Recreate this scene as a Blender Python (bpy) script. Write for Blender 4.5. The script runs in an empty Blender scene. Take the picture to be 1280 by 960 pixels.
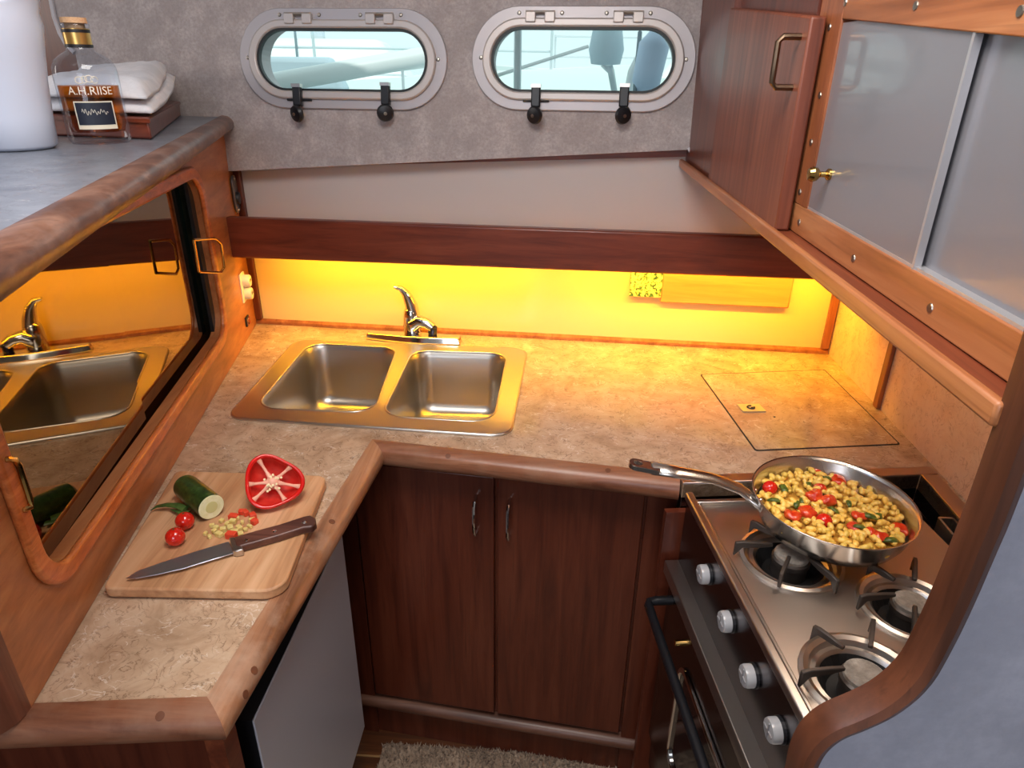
import bpy, bmesh, math, random
from mathutils import Vector as V, Matrix, noise
random.seed(7)
scene = bpy.context.scene
COL = scene.collection
R = math.radians

# ---------------------------------------------------------------- camera (metres; z = 0 is the galley counter top)
F, CX, CY, H = 850.0, 640.0, 480.0, 0.70
CAM = V((0, 0, H))
def _ray0(x, y): return V((x - CX, y - CY, F))
_down = _ray0(620, 2303).normalized()
_dep = _ray0(700, 85); _dep = (_dep - _dep.dot(_down) * _down).normalized()
_right = _down.cross(_dep)
if _right.x < 0: _right = -_right
ROT = Matrix((_right, _dep, -_down))
def ray(x, y): return ROT @ _ray0(x, y)
def PZ(x, y, z=0.0):
    d = ray(x, y); return CAM + d * ((z - H) / d.z)
def PY(x, y, Y):
    d = ray(x, y); return CAM + d * (Y / d.y)
def PX(x, y, X):
    d = ray(x, y); return CAM + d * (X / d.x)
def PP(x, y, p, n):
    d = ray(x, y); return CAM + d * ((p - CAM).dot(n) / d.dot(n))
cd = bpy.data.cameras.new('camera'); cam = bpy.data.objects.new('camera', cd); COL.objects.link(cam)
cd.sensor_width = 36.0; cd.lens = 36.0 * F / 1280.0; cd.clip_start = 0.02; cd.clip_end = 300
m3 = Matrix((ROT @ V((1, 0, 0)), ROT @ V((0, -1, 0)), ROT @ V((0, 0, -1)))).transposed()
cam.matrix_world = Matrix.Translation(CAM) @ m3.to_4x4()
scene.camera = cam

# ---------------------------------------------------------------- colour helpers, world, lights
def lin(c): return tuple((x / 12.92 if x <= .04045 else ((x + .055) / 1.055) ** 2.4) for x in c)
def rgb(r, g, b): return lin((r / 255, g / 255, b / 255)) + (1.0,)

world = bpy.data.worlds.new('world'); scene.world = world; world.use_nodes = True
bg = world.node_tree.nodes['Background']
bg.inputs[0].default_value = (0.76, 0.94, 0.95, 1); bg.inputs[1].default_value = 1.2

def area(name, loc, target, sx, sy, power, col):
    l = bpy.data.lights.new(name, 'AREA'); l.shape = 'RECTANGLE'; l.size = sx; l.size_y = sy
    l.energy = power; l.color = col
    o = bpy.data.objects.new(name, l); COL.objects.link(o); o.location = loc
    o.rotation_euler = (V(target) - V(loc)).to_track_quat('-Z', 'Y').to_euler()
    return o
sun = bpy.data.lights.new('sun', 'SUN'); sun.energy = 2.0; sun.angle = R(1); sun.color = (1, .96, .88)
so = bpy.data.objects.new('sun', sun); COL.objects.link(so); so.rotation_euler = (R(48), 0, R(20)); so.location = (0, 6, 6)
area('galley_hatch', (-0.15, 0.48, 1.33), (-0.18, 0.56, 0), 0.6, 0.6, 17, (1.0, 0.95, 0.90))
area('saloon_hatch', (-1.10, 0.45, 1.33), (-0.95, 0.75, 0), 0.7, 0.7, 3.2, (0.36, 0.60, 1.0))
area('companionway_daylight', (-0.25, -1.15, 0.85), (0.1, 1.6, 0.4), 0.8, 0.8, 11, (0.82, 0.88, 1.0))
area('saloon_side_fill', (-2.25, 0.75, 0.98), (0.7, 1.05, 0.45), 0.9, 0.45, 8, (1.0, 0.92, 0.86))  # added fill from the saloon side, meant to brighten the right wall
scene.view_settings.view_transform = 'Standard'
scene.view_settings.look = 'None'
scene.view_settings.gamma = 1.0
scene.view_settings.use_curve_mapping = False
scene.view_settings.exposure = 0.0

# ---------------------------------------------------------------- materials
MATS = {}
def newmat(name):
    m = bpy.data.materials.new(name); m.use_nodes = True
    nt = m.node_tree; b = nt.nodes['Principled BSDF']
    MATS[name] = m
    return m, nt, b
def setp(b, **k):
    names = dict(col='Base Color', rough='Roughness', metal='Metallic', coat='Coat Weight', coatr='Coat Roughness', trans='Transmission Weight', ior='IOR',
                 spec='Specular IOR Level', sheen='Sheen Weight', sub='Subsurface Weight', alpha='Alpha', aniso='Anisotropic')
    for kk, v in k.items(): b.inputs[names[kk]].default_value = v
def coords(nt, scale=(1, 1, 1), rot=(0, 0, 0)):
    tc = nt.nodes.new('ShaderNodeTexCoord'); mp = nt.nodes.new('ShaderNodeMapping')
    mp.inputs['Scale'].default_value = scale; mp.inputs['Rotation'].default_value = rot
    nt.links.new(tc.outputs['Object'], mp.inputs['Vector']); return mp.outputs['Vector']
def noisen(nt, vec, scale, detail=4, rough=.55, dist=0):
    n = nt.nodes.new('ShaderNodeTexNoise'); n.inputs['Scale'].default_value = scale; n.inputs['Detail'].default_value = detail
    n.inputs['Roughness'].default_value = rough; n.inputs['Distortion'].default_value = dist
    nt.links.new(vec, n.inputs['Vector']); return n.outputs['Fac']
def ramp(nt, fac, stops):
    r = nt.nodes.new('ShaderNodeValToRGB'); e = r.color_ramp.elements
    while len(e) < len(stops): e.new(.5)
    for i, (p, c) in enumerate(stops): e[i].position = p; e[i].color = c
    nt.links.new(fac, r.inputs['Fac']); return r.outputs['Color']
def mix(nt, a, b, fac, mode='MIX'):
    n = nt.nodes.new('ShaderNodeMix'); n.data_type = 'RGBA'; n.blend_type = mode
    for sock, v in ((n.inputs[6], a), (n.inputs[7], b), (n.inputs[0], fac)):
        if hasattr(v, 'links'): nt.links.new(v, sock)
        else: sock.default_value = v
    return n.outputs[2]
def bump(nt, b, h, strength=.2, dist=.002):
    n = nt.nodes.new('ShaderNodeBump'); n.inputs['Strength'].default_value = strength; n.inputs['Distance'].default_value = dist
    nt.links.new(h, n.inputs['Height']); nt.links.new(n.outputs['Normal'], b.inputs['Normal'])
W1 = (1, 1, 1, 1); K1 = (0, 0, 0, 1)
def plain(name, col, **k):
    m, nt, b = newmat(name); setp(b, col=col, **k); return m
def wood(name, dark, mid, light, axis='z', sc=1.0, rough=.35, coat=.15, wear=None, rotz=0.0):
    m, nt, b = newmat(name)
    s = {'x': (2.5, 38, 38), 'y': (38, 2.5, 38), 'z': (38, 38, 2.5)}[axis]
    vec = coords(nt, tuple(q * sc for q in s), (0, 0, rotz))
    s2 = {'x': (6, 160, 160), 'y': (160, 6, 160), 'z': (160, 160, 6)}[axis]
    vec2 = coords(nt, tuple(q * sc for q in s2), (0, 0, rotz))
    g = noisen(nt, vec, 1.0, 5, .6, .6); g2 = noisen(nt, vec2, 1.0, 3, .6)
    c = ramp(nt, g, [(.28, dark), (.5, mid), (.72, light)])
    c = mix(nt, c, dark, ramp(nt, g2, [(.55, K1), (.72, (.55, .55, .55, 1))]))
    if wear:
        w = noisen(nt, coords(nt, (9, 9, 9)), 1.0, 6, .65)
        c = mix(nt, c, wear, ramp(nt, w, [(.5, K1), (.7, (.6, .6, .6, 1))]))
    nt.links.new(c, b.inputs['Base Color']); setp(b, rough=rough, coat=coat, coatr=.2)
    bump(nt, b, g2, .08, .001)
    return m
mahog = wood('mahogany', rgb(74, 30, 18), rgb(98, 44, 27), rgb(112, 56, 36), 'z', rough=.36, coat=.2)
mahogx = wood('mahogany_beam', rgb(88, 36, 24), rgb(112, 50, 33), rgb(132, 66, 45), 'x', rough=.38, coat=.2)
mahogy = wood('mahogany_across', rgb(80, 34, 20), rgb(118, 56, 34), rgb(148, 80, 50), 'y', rough=.4)
doorw = wood('door_mahogany', rgb(96, 48, 33), rgb(122, 64, 44), rgb(142, 80, 56), 'z', rough=.48, coat=.1)
teaky = wood('teak_rail', rgb(126, 70, 38), rgb(168, 102, 60), rgb(192, 130, 84), 'y', sc=.8, rough=.4)
teakz = wood('teak_stile', rgb(116, 62, 36), rgb(158, 92, 56), rgb(182, 116, 74), 'z', sc=.8, rough=.4)
panelw = wood('cabinet_panel', rgb(144, 84, 46), rgb(174, 108, 64), rgb(194, 130, 82), 'y', sc=.9, rough=.36, coat=.2)
ringw = wood('frame_moulding', rgb(160, 78, 34), rgb(204, 110, 54), rgb(226, 140, 78), 'y', sc=1.6, rough=.3, coat=.3)
postw = wood('rounded_post', rgb(84, 46, 32), rgb(122, 72, 52), rgb(146, 96, 72), 'z', sc=.8, rough=.38, coat=.2)
barn = wood('bar_nosing', rgb(66, 38, 28), rgb(100, 64, 48), rgb(140, 104, 86), 'y', rough=.42, wear=rgb(140, 116, 106), rotz=R(-16))
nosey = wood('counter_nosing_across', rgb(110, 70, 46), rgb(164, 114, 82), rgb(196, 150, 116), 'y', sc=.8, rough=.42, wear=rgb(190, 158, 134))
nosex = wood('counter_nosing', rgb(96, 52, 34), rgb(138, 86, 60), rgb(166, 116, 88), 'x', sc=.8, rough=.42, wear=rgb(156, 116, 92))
boardw = wood('cutting_board_wood', rgb(164, 112, 74), rgb(202, 152, 110), rgb(222, 178, 138), 'y', sc=.75, rough=.5, coat=0, rotz=R(5))
trimw = wood('partition_trim_wood', rgb(70, 38, 24), rgb(98, 56, 37), rgb(120, 72, 50), 'z', sc=.7, rough=.4)
floorw = wood('floor_teak', rgb(58, 32, 18), rgb(92, 52, 28), rgb(120, 74, 42), 'x', rough=.4)
rackw = wood('rack_pine', rgb(196, 126, 74), rgb(214, 146, 90), rgb(226, 164, 106), 'x', sc=.8, rough=.45, coat=.1)
kicky = wood('kick_rail', rgb(74, 44, 32), rgb(104, 66, 50), rgb(128, 88, 70), 'x', rough=.45)
holly = plain('pale_strip', rgb(170, 130, 84), rough=.5)
plugw = plain('wood_plug', rgb(110, 66, 44), rough=.5)

def laminate(name, base, lo, hi, veinw, line, rough=.28, sc=1.9, bmp=.15):
    m, nt, b = newmat(name); v = coords(nt, (sc, sc, sc))
    n1 = noisen(nt, v, 6, 7, .66, .8)
    c = ramp(nt, n1, [(.3, lo), (.5, base), (.72, hi)])
    # short hair-like dark lines
    vo = nt.nodes.new('ShaderNodeTexNoise'); vo.inputs['Scale'].default_value = 16; vo.inputs['Detail'].default_value = 8; vo.inputs['Roughness'].default_value = .55; vo.inputs['Distortion'].default_value = 2.2
    nt.links.new(v, vo.inputs['Vector'])
    ln = ramp(nt, vo.outputs['Fac'], [(.47, K1), (.495, W1), (.505, W1), (.53, K1)])
    gate = ramp(nt, noisen(nt, v, 22, 3, .5), [(.40, K1), (.58, (.62, .62, .62, 1))])
    c = mix(nt, c, line, mix(nt, ln, gate, 1.0, 'MULTIPLY'))
    # pale veins
    vo2 = nt.nodes.new('ShaderNodeTexNoise'); vo2.inputs['Scale'].default_value = 11; vo2.inputs['Detail'].default_value = 7; vo2.inputs['Distortion'].default_value = 1.6
    mp = coords(nt, (sc * 1.0, sc * 1.5, sc)); nt.links.new(mp, vo2.inputs['Vector'])
    ln2 = ramp(nt, vo2.outputs['Fac'], [(.48, K1), (.5, W1), (.515, K1)])
    gate2 = ramp(nt, noisen(nt, v, 14, 3, .5, .3), [(.5, K1), (.62, (.8, .8, .8, 1))])
    c = mix(nt, c, veinw, mix(nt, ln2, gate2, 1.0, 'MULTIPLY'))
    nt.links.new(c, b.inputs['Base Color']); setp(b, rough=rough, spec=.5)
    bump(nt, b, vo.outputs['Fac'], bmp, .001)
    return m
counterm = laminate('counter_laminate', rgb(196, 166, 138), rgb(166, 134, 106), rgb(212, 186, 160), rgb(236, 222, 206), rgb(112, 82, 60), rough=.2, bmp=.06)
barm = laminate('bar_laminate', rgb(112, 116, 126), rgb(92, 96, 106), rgb(132, 136, 144), rgb(164, 166, 168), rgb(72, 72, 76), rough=.3)
tanm = laminate('tan_wall_laminate', rgb(238, 202, 174), rgb(228, 188, 158), rgb(244, 212, 188), rgb(240, 214, 192), rgb(190, 140, 108), rough=.45, bmp=.3)
whitem = plain('white_hull_laminate', rgb(190, 186, 186), rough=.22, spec=.5)
linerm = plain('white_liner', rgb(220, 218, 214), rough=.5)
whitepan = plain('fridge_white', rgb(186, 186, 196), rough=.35)

def fabric(name, a, bcol, scale=160, rough=.95):
    m, nt, b = newmat(name); v = coords(nt)
    n = noisen(nt, v, scale, 3, .7); n2 = noisen(nt, v, 14, 5, .65)
    c = mix(nt, ramp(nt, n, [(.3, a), (.7, bcol)]), (.5, .5, .5, 1), .0)
    c = mix(nt, c, tuple(q * .78 for q in a[:3]) + (1,), ramp(nt, n2, [(.42, (.55, .55, .55, 1)), (.62, K1)]))
    nt.links.new(c, b.inputs['Base Color']); setp(b, rough=rough, spec=.15, sheen=.15); bump(nt, b, n, .35, .002)
    return m
lining = fabric('grey_headliner', rgb(162, 152, 150), rgb(192, 182, 180))
bluewall = fabric('blue_grey_vinyl', rgb(176, 177, 192), rgb(188, 189, 202), 90, .6)
clothm = fabric('white_cotton', rgb(224, 224, 230), rgb(236, 236, 240), 300, .9)
rugm = fabric('rug_pile', rgb(150, 126, 106), rgb(198, 176, 154), 120)
def steelm(name, base, rough, streak='y', amt=.12, metal=1.0):
    m, nt, b = newmat(name)
    n2 = noisen(nt, coords(nt), 9, 2, .5)
    r = ramp(nt, n2, [(.3, (rough - amt * .5,) * 3 + (1,)), (.7, (rough + amt * .5,) * 3 + (1,))])
    nt.links.new(r, b.inputs['Roughness']); setp(b, col=base, metal=metal)
    return m
steel = steelm('brushed_steel', rgb(196, 190, 184), .32, 'y', .03)
sinkst = steelm('sink_steel', rgb(186, 180, 172), .34, 'z', .06)
rimst = steelm('sink_rim_steel', rgb(214, 210, 204), .28, 'x', .02)
rimst = plain('sink_rim_plain', rgb(206, 202, 196), metal=1, rough=.3)
topst = steelm('cooktop_steel', rgb(196, 186, 178), .40, 'y', .05)
darkst = steelm('dark_steel', rgb(110, 104, 106), .22, 'y', .06)
ovenst = steelm('oven_door_steel', rgb(92, 86, 88), .18, 'y', .05)
panst = steelm('pan_steel', rgb(206, 200, 194), .24, 'x', .08)
chrome = plain('chrome', rgb(220, 218, 214), metal=1, rough=.08)
brass = plain('brass', rgb(196, 158, 92), metal=1, rough=.16)
bronze = plain('old_bronze', rgb(120, 100, 82), metal=1, rough=.3)
alu = plain('porthole_aluminium', rgb(176, 170, 172), metal=.35, rough=.42)
alu2 = plain('porthole_sash', rgb(190, 182, 178), metal=.3, rough=.4)
blackp = plain('black_plastic', rgb(24, 24, 28), rough=.38)
blackg = plain('black_gasket', rgb(14, 22, 22), rough=.5)
blackm = plain('black_body', rgb(26, 26, 30), rough=.45)
iron = steelm('burner_iron', rgb(82, 74, 70), .5, 'z', .1, .7)
capm = fabric('burner_cap', rgb(120, 112, 104), rgb(176, 168, 158), 90, .5)
soot = plain('soot', rgb(18, 16, 16), rough=.6)
knobm = plain('knob_white', rgb(178, 177, 179), rough=.25, spec=.6)
screwm = plain('screw_head', rgb(170, 162, 150), metal=1, rough=.35)
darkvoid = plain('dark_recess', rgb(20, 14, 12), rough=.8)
whitepl = plain('white_plastic', rgb(232, 226, 214), rough=.35)
jugm = plain('white_jug', rgb(200, 206, 222), rough=.35, spec=.5)
piping = plain('grey_piping', rgb(186, 182, 186), rough=.5)
glassm = None
# tinted mirror door
mirm, nt, b = newmat('bronze_mirror'); setp(b, col=(.27, .205, .13, 1), metal=1, rough=.02)
# grey acrylic sliding panel
acr, nt, b = newmat('satin_grey_acrylic'); setp(b, col=rgb(140, 139, 145), metal=.3, rough=.3, coat=.5, coatr=.05)
acr_edge = plain('panel_edge', rgb(188, 186, 188), metal=.5, rough=.3)
# food
def mottled(name, a, bcol, scale=60, rough=.4, sub=.0, coat=0, det=4):
    m, nt, b = newmat(name); n = noisen(nt, coords(nt), scale, det, .6)
    nt.links.new(ramp(nt, n, [(.35, a), (.65, bcol)]), b.inputs['Base Color']); setp(b, rough=rough, coat=coat, sub=sub)
    return m
pastam = mottled('pasta', rgb(234, 184, 70), rgb(248, 212, 116), 80, .4, coat=.2)
pastam2 = mottled('pasta_herbed', rgb(214, 176, 66), rgb(238, 204, 106), 90, .4, coat=.2)
tomm = plain('tomato_red', rgb(206, 34, 20), rough=.15, coat=.4)
tomc = mottled('tomato_cooked', rgb(196, 44, 20), rgb(226, 86, 40), 90, .22, coat=.4)
herb = mottled('cooked_greens', rgb(44, 66, 24), rgb(112, 124, 46), 120, .35)
saucem = mottled('sauce', rgb(150, 98, 34), rgb(206, 160, 70), 60, .3)
pepm = plain('pepper_red', rgb(214, 22, 16), rough=.18, coat=.4)
pepin = mottled('pepper_inner', rgb(196, 34, 26), rgb(216, 62, 48), 60, .4)
pepmem = plain('pepper_membrane', rgb(240, 176, 150), rough=.45)
seedm = plain('pepper_seed', rgb(244, 224, 176), rough=.45)
cutred = plain('diced_red', rgb(222, 74, 48), rough=.3)
cutyel = mottled('diced_pale', rgb(214, 186, 96), rgb(232, 214, 150), 120, .4)
zskin, nt, b = newmat('courgette_skin')
zc = ramp(nt, noisen(nt, coords(nt, (1, 1, 1)), 130, 5, .6), [(.35, rgb(24, 44, 18)), (.6, rgb(48, 74, 30)), (.8, rgb(96, 112, 54))]); nt.links.new(zc, b.inputs['Base Color']); setp(b, rough=.3, coat=.2)
zflesh = mottled('courgette_flesh', rgb(222, 222, 168), rgb(236, 234, 196), 140, .4)
zseed = plain('courgette_core', rgb(206, 202, 140), rough=.45)
leafm = mottled('leaf_green', rgb(40, 66, 26), rgb(84, 112, 52), 50, .4)
blade = steelm('knife_blade', rgb(206, 212, 226), .34, 'x', .06)
handlew = wood('knife_handle_wood', rgb(56, 30, 24), rgb(86, 50, 40), rgb(110, 70, 58), 'x', rough=.4)
# bottle
def clearmat(name, tint, refl=.9):
    m, nt, b = newmat(name); nt.nodes.remove(b)
    tr = nt.nodes.new('ShaderNodeBsdfTransparent'); tr.inputs[0].default_value = tint
    gl = nt.nodes.new('ShaderNodeBsdfGlossy'); gl.inputs['Roughness'].default_value = .03; gl.inputs[0].default_value = (refl, refl, refl, 1)
    lw = nt.nodes.new('ShaderNodeLayerWeight'); lw.inputs['Blend'].default_value = .5
    pw = nt.nodes.new('ShaderNodeMath'); pw.operation = 'POWER'; pw.inputs[1].default_value = 4.0; nt.links.new(lw.outputs['Facing'], pw.inputs[0])
    fr_ = nt.nodes.new('ShaderNodeMath'); fr_.operation = 'MULTIPLY_ADD'; fr_.inputs[1].default_value = .6; fr_.inputs[2].default_value = .035; nt.links.new(pw.outputs[0], fr_.inputs[0])
    mx = nt.nodes.new('ShaderNodeMixShader'); nt.links.new(fr_.outputs[0], mx.inputs[0]); nt.links.new(tr.outputs[0], mx.inputs[1]); nt.links.new(gl.outputs[0], mx.inputs[2])
    nt.links.new(mx.outputs[0], nt.nodes['Material Output'].inputs['Surface']); return m
botg = clearmat('bottle_glass', (.90, .93, .97, 1))
liq = clearmat('amber_liquid', (.76, .36, .06, 1))
glassm = clearmat('window_glass', (.93, .97, .97, 1), .7)
corkm = mottled('cork', rgb(196, 150, 108), rgb(216, 176, 136), 200, .8)
goldm = plain('gold_foil', rgb(206, 166, 96), metal=.8, rough=.3)
inkm = plain('label_ink', rgb(26, 32, 48), rough=.5)
paperm = plain('label_paper', rgb(224, 214, 192), rough=.6)
whiteink = plain('white_ink', rgb(228, 222, 208), rough=.5)
tilem, nt, b = newmat('printed_tile')
tc = ramp(nt, noisen(nt, coords(nt, (1, 1, 1)), 90, 2, .5, 1.0), [(.36, rgb(40, 84, 50)), (.44, rgb(92, 130, 60)), (.5, rgb(236, 214, 130)), (.6, rgb(240, 226, 160)), (.68, rgb(206, 150, 60))])
nt.links.new(tc, b.inputs['Base Color']); setp(b, rough=.3)
# outside
hullm = plain('hull_white', rgb(236, 240, 240), rough=.3)
waterm, nt, b = newmat('harbour_water'); n = noisen(nt, coords(nt, (1, 2.5, 1)), 1.2, 5, .6)
nt.links.new(ramp(nt, n, [(.35, rgb(120, 186, 176)), (.65, rgb(176, 222, 210))]), b.inputs['Base Color']); setp(b, rough=.15); bump(nt, b, n, .4, .05)
sailb = plain('boat_blue_canvas', rgb(192, 210, 220), rough=.8)
mastm = plain('mast_alloy', rgb(206, 214, 218), metal=.4, rough=.4)
ropem = plain('rope_grey', rgb(120, 136, 144), rough=.8)
deckm = plain('deck_grey', rgb(196, 206, 206), rough=.7)

# ---------------------------------------------------------------- mesh helpers
ORG = {}
def tag(o, label=None, cat=None, group=None, kind=None):
    if label: o['label'] = label
    if cat: o['category'] = cat
    if group: o['group'] = group
    if kind: o['kind'] = kind
    return o
def thing(name, label, cat, loc, group=None, kind=None):
    o = bpy.data.objects.new(name, None); COL.objects.link(o); o.empty_display_size = .05
    o.location = loc; ORG[o] = V(loc); return tag(o, label, cat, group, kind)
def obj(name, bm, mat, parent=None, smooth=False, bevel=0.0, bseg=2, angle=35, subsurf=0):
    bmesh.ops.remove_doubles(bm, verts=bm.verts, dist=1e-6)
    bmesh.ops.recalc_face_normals(bm, faces=bm.faces)
    if parent is not None: org = ORG[parent]
    else:
        xs = [v.co for v in bm.verts]
        org = V(((min(c.x for c in xs) + max(c.x for c in xs)) / 2, (min(c.y for c in xs) + max(c.y for c in xs)) / 2, min(c.z for c in xs)))
    for v in bm.verts: v.co -= org
    me = bpy.data.meshes.new(name); bm.to_mesh(me); bm.free()
    if smooth:
        for p in me.polygons: p.use_smooth = True
        if smooth != 'all':
            try: me.set_sharp_from_angle(angle=R(angle))
            except Exception: pass
    mats = mat if isinstance(mat, (list, tuple)) else [mat]
    for q in mats: me.materials.append(q)
    o = bpy.data.objects.new(name, me); COL.objects.link(o)
    ORG[o] = org
    if parent is not None: o.parent = parent
    else: o.location = org
    if bevel:
        md = o.modifiers.new('bevel', 'BEVEL'); md.width = bevel; md.segments = bseg; md.limit_method = 'ANGLE'; md.angle_limit = R(40); md.harden_normals = False
        for p in me.polygons: p.use_smooth = True
        try: me.set_sharp_from_angle(angle=R(50))
        except Exception: pass
    if subsurf:
        md = o.modifiers.new('sub', 'SUBSURF'); md.levels = subsurf; md.render_levels = subsurf
    return o
def B(): return bmesh.new()
def hexa(bm, p):   # 8 corners: bottom 4 (loop), top 4
    v = [bm.verts.new(q) for q in p]
    for f in ((3, 2, 1, 0), (4, 5, 6, 7), (0, 1, 5, 4), (1, 2, 6, 5), (2, 3, 7, 6), (3, 0, 4, 7)): bm.faces.new([v[i] for i in f])
    return bm
def box(bm, lo, hi):
    x0, y0, z0 = lo; x1, y1, z1 = hi
    return hexa(bm, [V(q) for q in ((x0, y0, z0), (x1, y0, z0), (x1, y1, z0), (x0, y1, z0), (x0, y0, z1), (x1, y0, z1), (x1, y1, z1), (x0, y1, z1))])
def obox(bm, c, ex, ey, ez):  # half-axis vectors
    c = V(c); ex = V(ex); ey = V(ey); ez = V(ez)
    return hexa(bm, [c - ex - ey - ez, c + ex - ey - ez, c + ex + ey - ez, c - ex + ey - ez, c - ex - ey + ez, c + ex - ey + ez, c + ex + ey + ez, c - ex + ey + ez])
def frame_from(d, up=V((0, 0, 1))):
    d = d.normalized()
    if abs(d.dot(up)) > .97: up = V((0, 1, 0))
    s = d.cross(up).normalized(); u = s.cross(d).normalized(); return s, u
def tube(bm, pts, r, seg=10, cap=True, flat=1.0, up=V((0, 0, 1))):
    pts = [V(p) for p in pts]; n = len(pts); rings = []
    rr = r if isinstance(r, (list, tuple)) else [r] * n
    s0 = None
    for i, p in enumerate(pts):
        d = (pts[min(i + 1, n - 1)] - pts[max(i - 1, 0)]).normalized()
        if s0 is None: s, u = frame_from(d, up)
        else:
            s = (s0 - d * s0.dot(d)).normalized(); u = s.cross(d).normalized()
        s0 = s
        rings.append([bm.verts.new(p + (s * math.cos(2 * math.pi * k / seg) + u * math.sin(2 * math.pi * k / seg) * flat) * rr[i]) for k in range(seg)])
    for a, b_ in zip(rings, rings[1:]):
        for k in range(seg): bm.faces.new((a[k], a[(k + 1) % seg], b_[(k + 1) % seg], b_[k]))
    if cap: bm.faces.new(rings[0][::-1]); bm.faces.new(rings[-1])
    return bm
def lathe(bm, prof, c=(0, 0, 0), seg=24, axis=V((0, 0, 1)), close=False):
    c = V(c); s, u = frame_from(V(axis), V((0, 1, 0)) if abs(V(axis).normalized().z) > .9 else V((0, 0, 1))); a = V(axis).normalized()
    rings = []
    for r, z in prof:
        if r < 1e-6: rings.append([bm.verts.new(c + a * z)])
        else: rings.append([bm.verts.new(c + a * z + (s * math.cos(2 * math.pi * k / seg) + u * math.sin(2 * math.pi * k / seg)) * r) for k in range(seg)])
    for p, q in zip(rings, rings[1:]):
        for k in range(seg):
            k2 = (k + 1) % seg
            f = [p[k % len(p)], p[k2 % len(p)], q[k2 % len(q)], q[k % len(q)]]
            f2 = []
            for x in f:
                if x not in f2: f2.append(x)
            if len(f2) > 2: bm.faces.new(f2)
    if close:
        if len(rings[0]) > 1: bm.faces.new(rings[0][::-1])
        if len(rings[-1]) > 1: bm.faces.new(rings[-1])
    return bm
def rpoly(pts, rad, seg=6):
    pts = [V((p[0], p[1])) for p in pts]; n = len(pts); out = []
    for i, p in enumerate(pts):
        r = rad[i] if isinstance(rad, (list, tuple)) else rad
        if r <= 0: out.append(p); continue
        a = (pts[i - 1] - p); b_ = (pts[(i + 1) % n] - p); la, lb = a.length, b_.length; a /= la; b_ /= lb
        ang = math.acos(max(-1, min(1, a.dot(b_)))); t = min(r / math.tan(ang / 2), la * .49, lb * .49); r2 = t * math.tan(ang / 2)
        cen = p + (a + b_).normalized() * (r2 / math.sin(ang / 2))
        s = p + a * t; e = p + b_ * t
        a0 = math.atan2(s.y - cen.y, s.x - cen.x); a1 = math.atan2(e.y - cen.y, e.x - cen.x)
        da = (a1 - a0 + math.pi) % (2 * math.pi) - math.pi
        for k in range(seg + 1):
            q = a0 + da * k / seg; out.append(V((cen.x + r2 * math.cos(q), cen.y + r2 * math.sin(q))))
    return out
def stadium(cx, cy, hw, hh, seg=14):
    out = []; r = hh
    for k in range(seg + 1): a = -math.pi / 2 + math.pi * k / seg; out.append(V((cx + hw - r + r * math.cos(a), cy + r * math.sin(a))))
    for k in range(seg + 1): a = math.pi / 2 + math.pi * k / seg; out.append(V((cx - hw + r + r * math.cos(a), cy + r * math.sin(a))))
    return out
def plate(bm, outer, holes, to3, t0, t1):
    """flat plate with holes: loops in 2-D, to3(u, v, t) gives world points; t0, t1 the two faces"""
    loops = [outer] + list(holes); A = []; Bv = []; edges = []
    for lp in loops:
        a = [bm.verts.new(to3(p[0], p[1], t0)) for p in lp]; b_ = [bm.verts.new(to3(p[0], p[1], t1)) for p in lp]
        A.append(a); Bv.append(b_)
        edges += [bm.edges.new((a[i], a[(i + 1) % len(a)])) for i in range(len(a))]
    mp = {}
    for a, b_ in zip(A, Bv):
        for x, y in zip(a, b_): mp[x] = y
    if not holes:
        fs = [bm.faces.new(A[0])]
    else:
        res = bmesh.ops.triangle_fill(bm, use_beauty=True, use_dissolve=False, edges=edges)
        fs = [g for g in res['geom'] if isinstance(g, bmesh.types.BMFace)]
    for f in fs: bm.faces.new([mp[v] for v in f.verts][::-1])
    for a, b_ in zip(A, Bv):
        for i in range(len(a)):
            j = (i + 1) % len(a); bm.faces.new((a[i], a[j], b_[j], b_[i]))
    return bm
def prism(bm, poly, z0, z1): return plate(bm, poly, [], lambda u, v, t: V((u, v, t)), z0, z1)
def mitre(bm, prof, p0, p1, side, n0, n1, up=V((0, 0, 1))):
    """sweep profile (s, h) from p0 to p1, ends cut by planes with normals n0 / n1 through p0 / p1"""
    p0 = V(p0); p1 = V(p1); d = (p1 - p0).normalized(); side = V(side).normalized(); rings = []
    for p, n in ((p0, n0), (p1, n1)):
        ring = []
        for s, h in prof:
            q = p + side * s + up * h
            t = (p - q).dot(n) / d.dot(n); ring.append(bm.verts.new(q + d * t))
        rings.append(ring)
    k = len(prof)
    for i in range(k): bm.faces.new((rings[0][i], rings[0][(i + 1) % k], rings[1][(i + 1) % k], rings[1][i]))
    bm.faces.new(rings[0][::-1]); bm.faces.new(rings[1]); return bm
def bullnose(w, top, bot, seg=10):
    pr = [(0, top)]; hh = (top - bot) / 2; rx = min(w, hh * 1.15); cz = (top + bot) / 2
    for k in range(seg + 1):
        a = math.pi / 2 - math.pi * k / seg; pr.append((w - rx + rx * math.cos(a), cz + hh * math.sin(a)))
    pr.append((0, bot)); return pr
def text_polys(s, size):
    cu = bpy.data.curves.new('t', 'FONT'); cu.body = s; cu.size = size; cu.align_x = 'CENTER'; cu.align_y = 'CENTER'; cu.resolution_u = 3
    o = bpy.data.objects.new('t', cu); COL.objects.link(o)
    dg = bpy.context.evaluated_depsgraph_get(); dg.update(); ev = o.evaluated_get(dg); me = ev.to_mesh()
    vs = [v.co.copy() for v in me.vertices]; fs = [tuple(p.vertices) for p in me.polygons]; ev.to_mesh_clear()
    COL.objects.unlink(o); bpy.data.objects.remove(o); bpy.data.curves.remove(cu); return vs, fs
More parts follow.
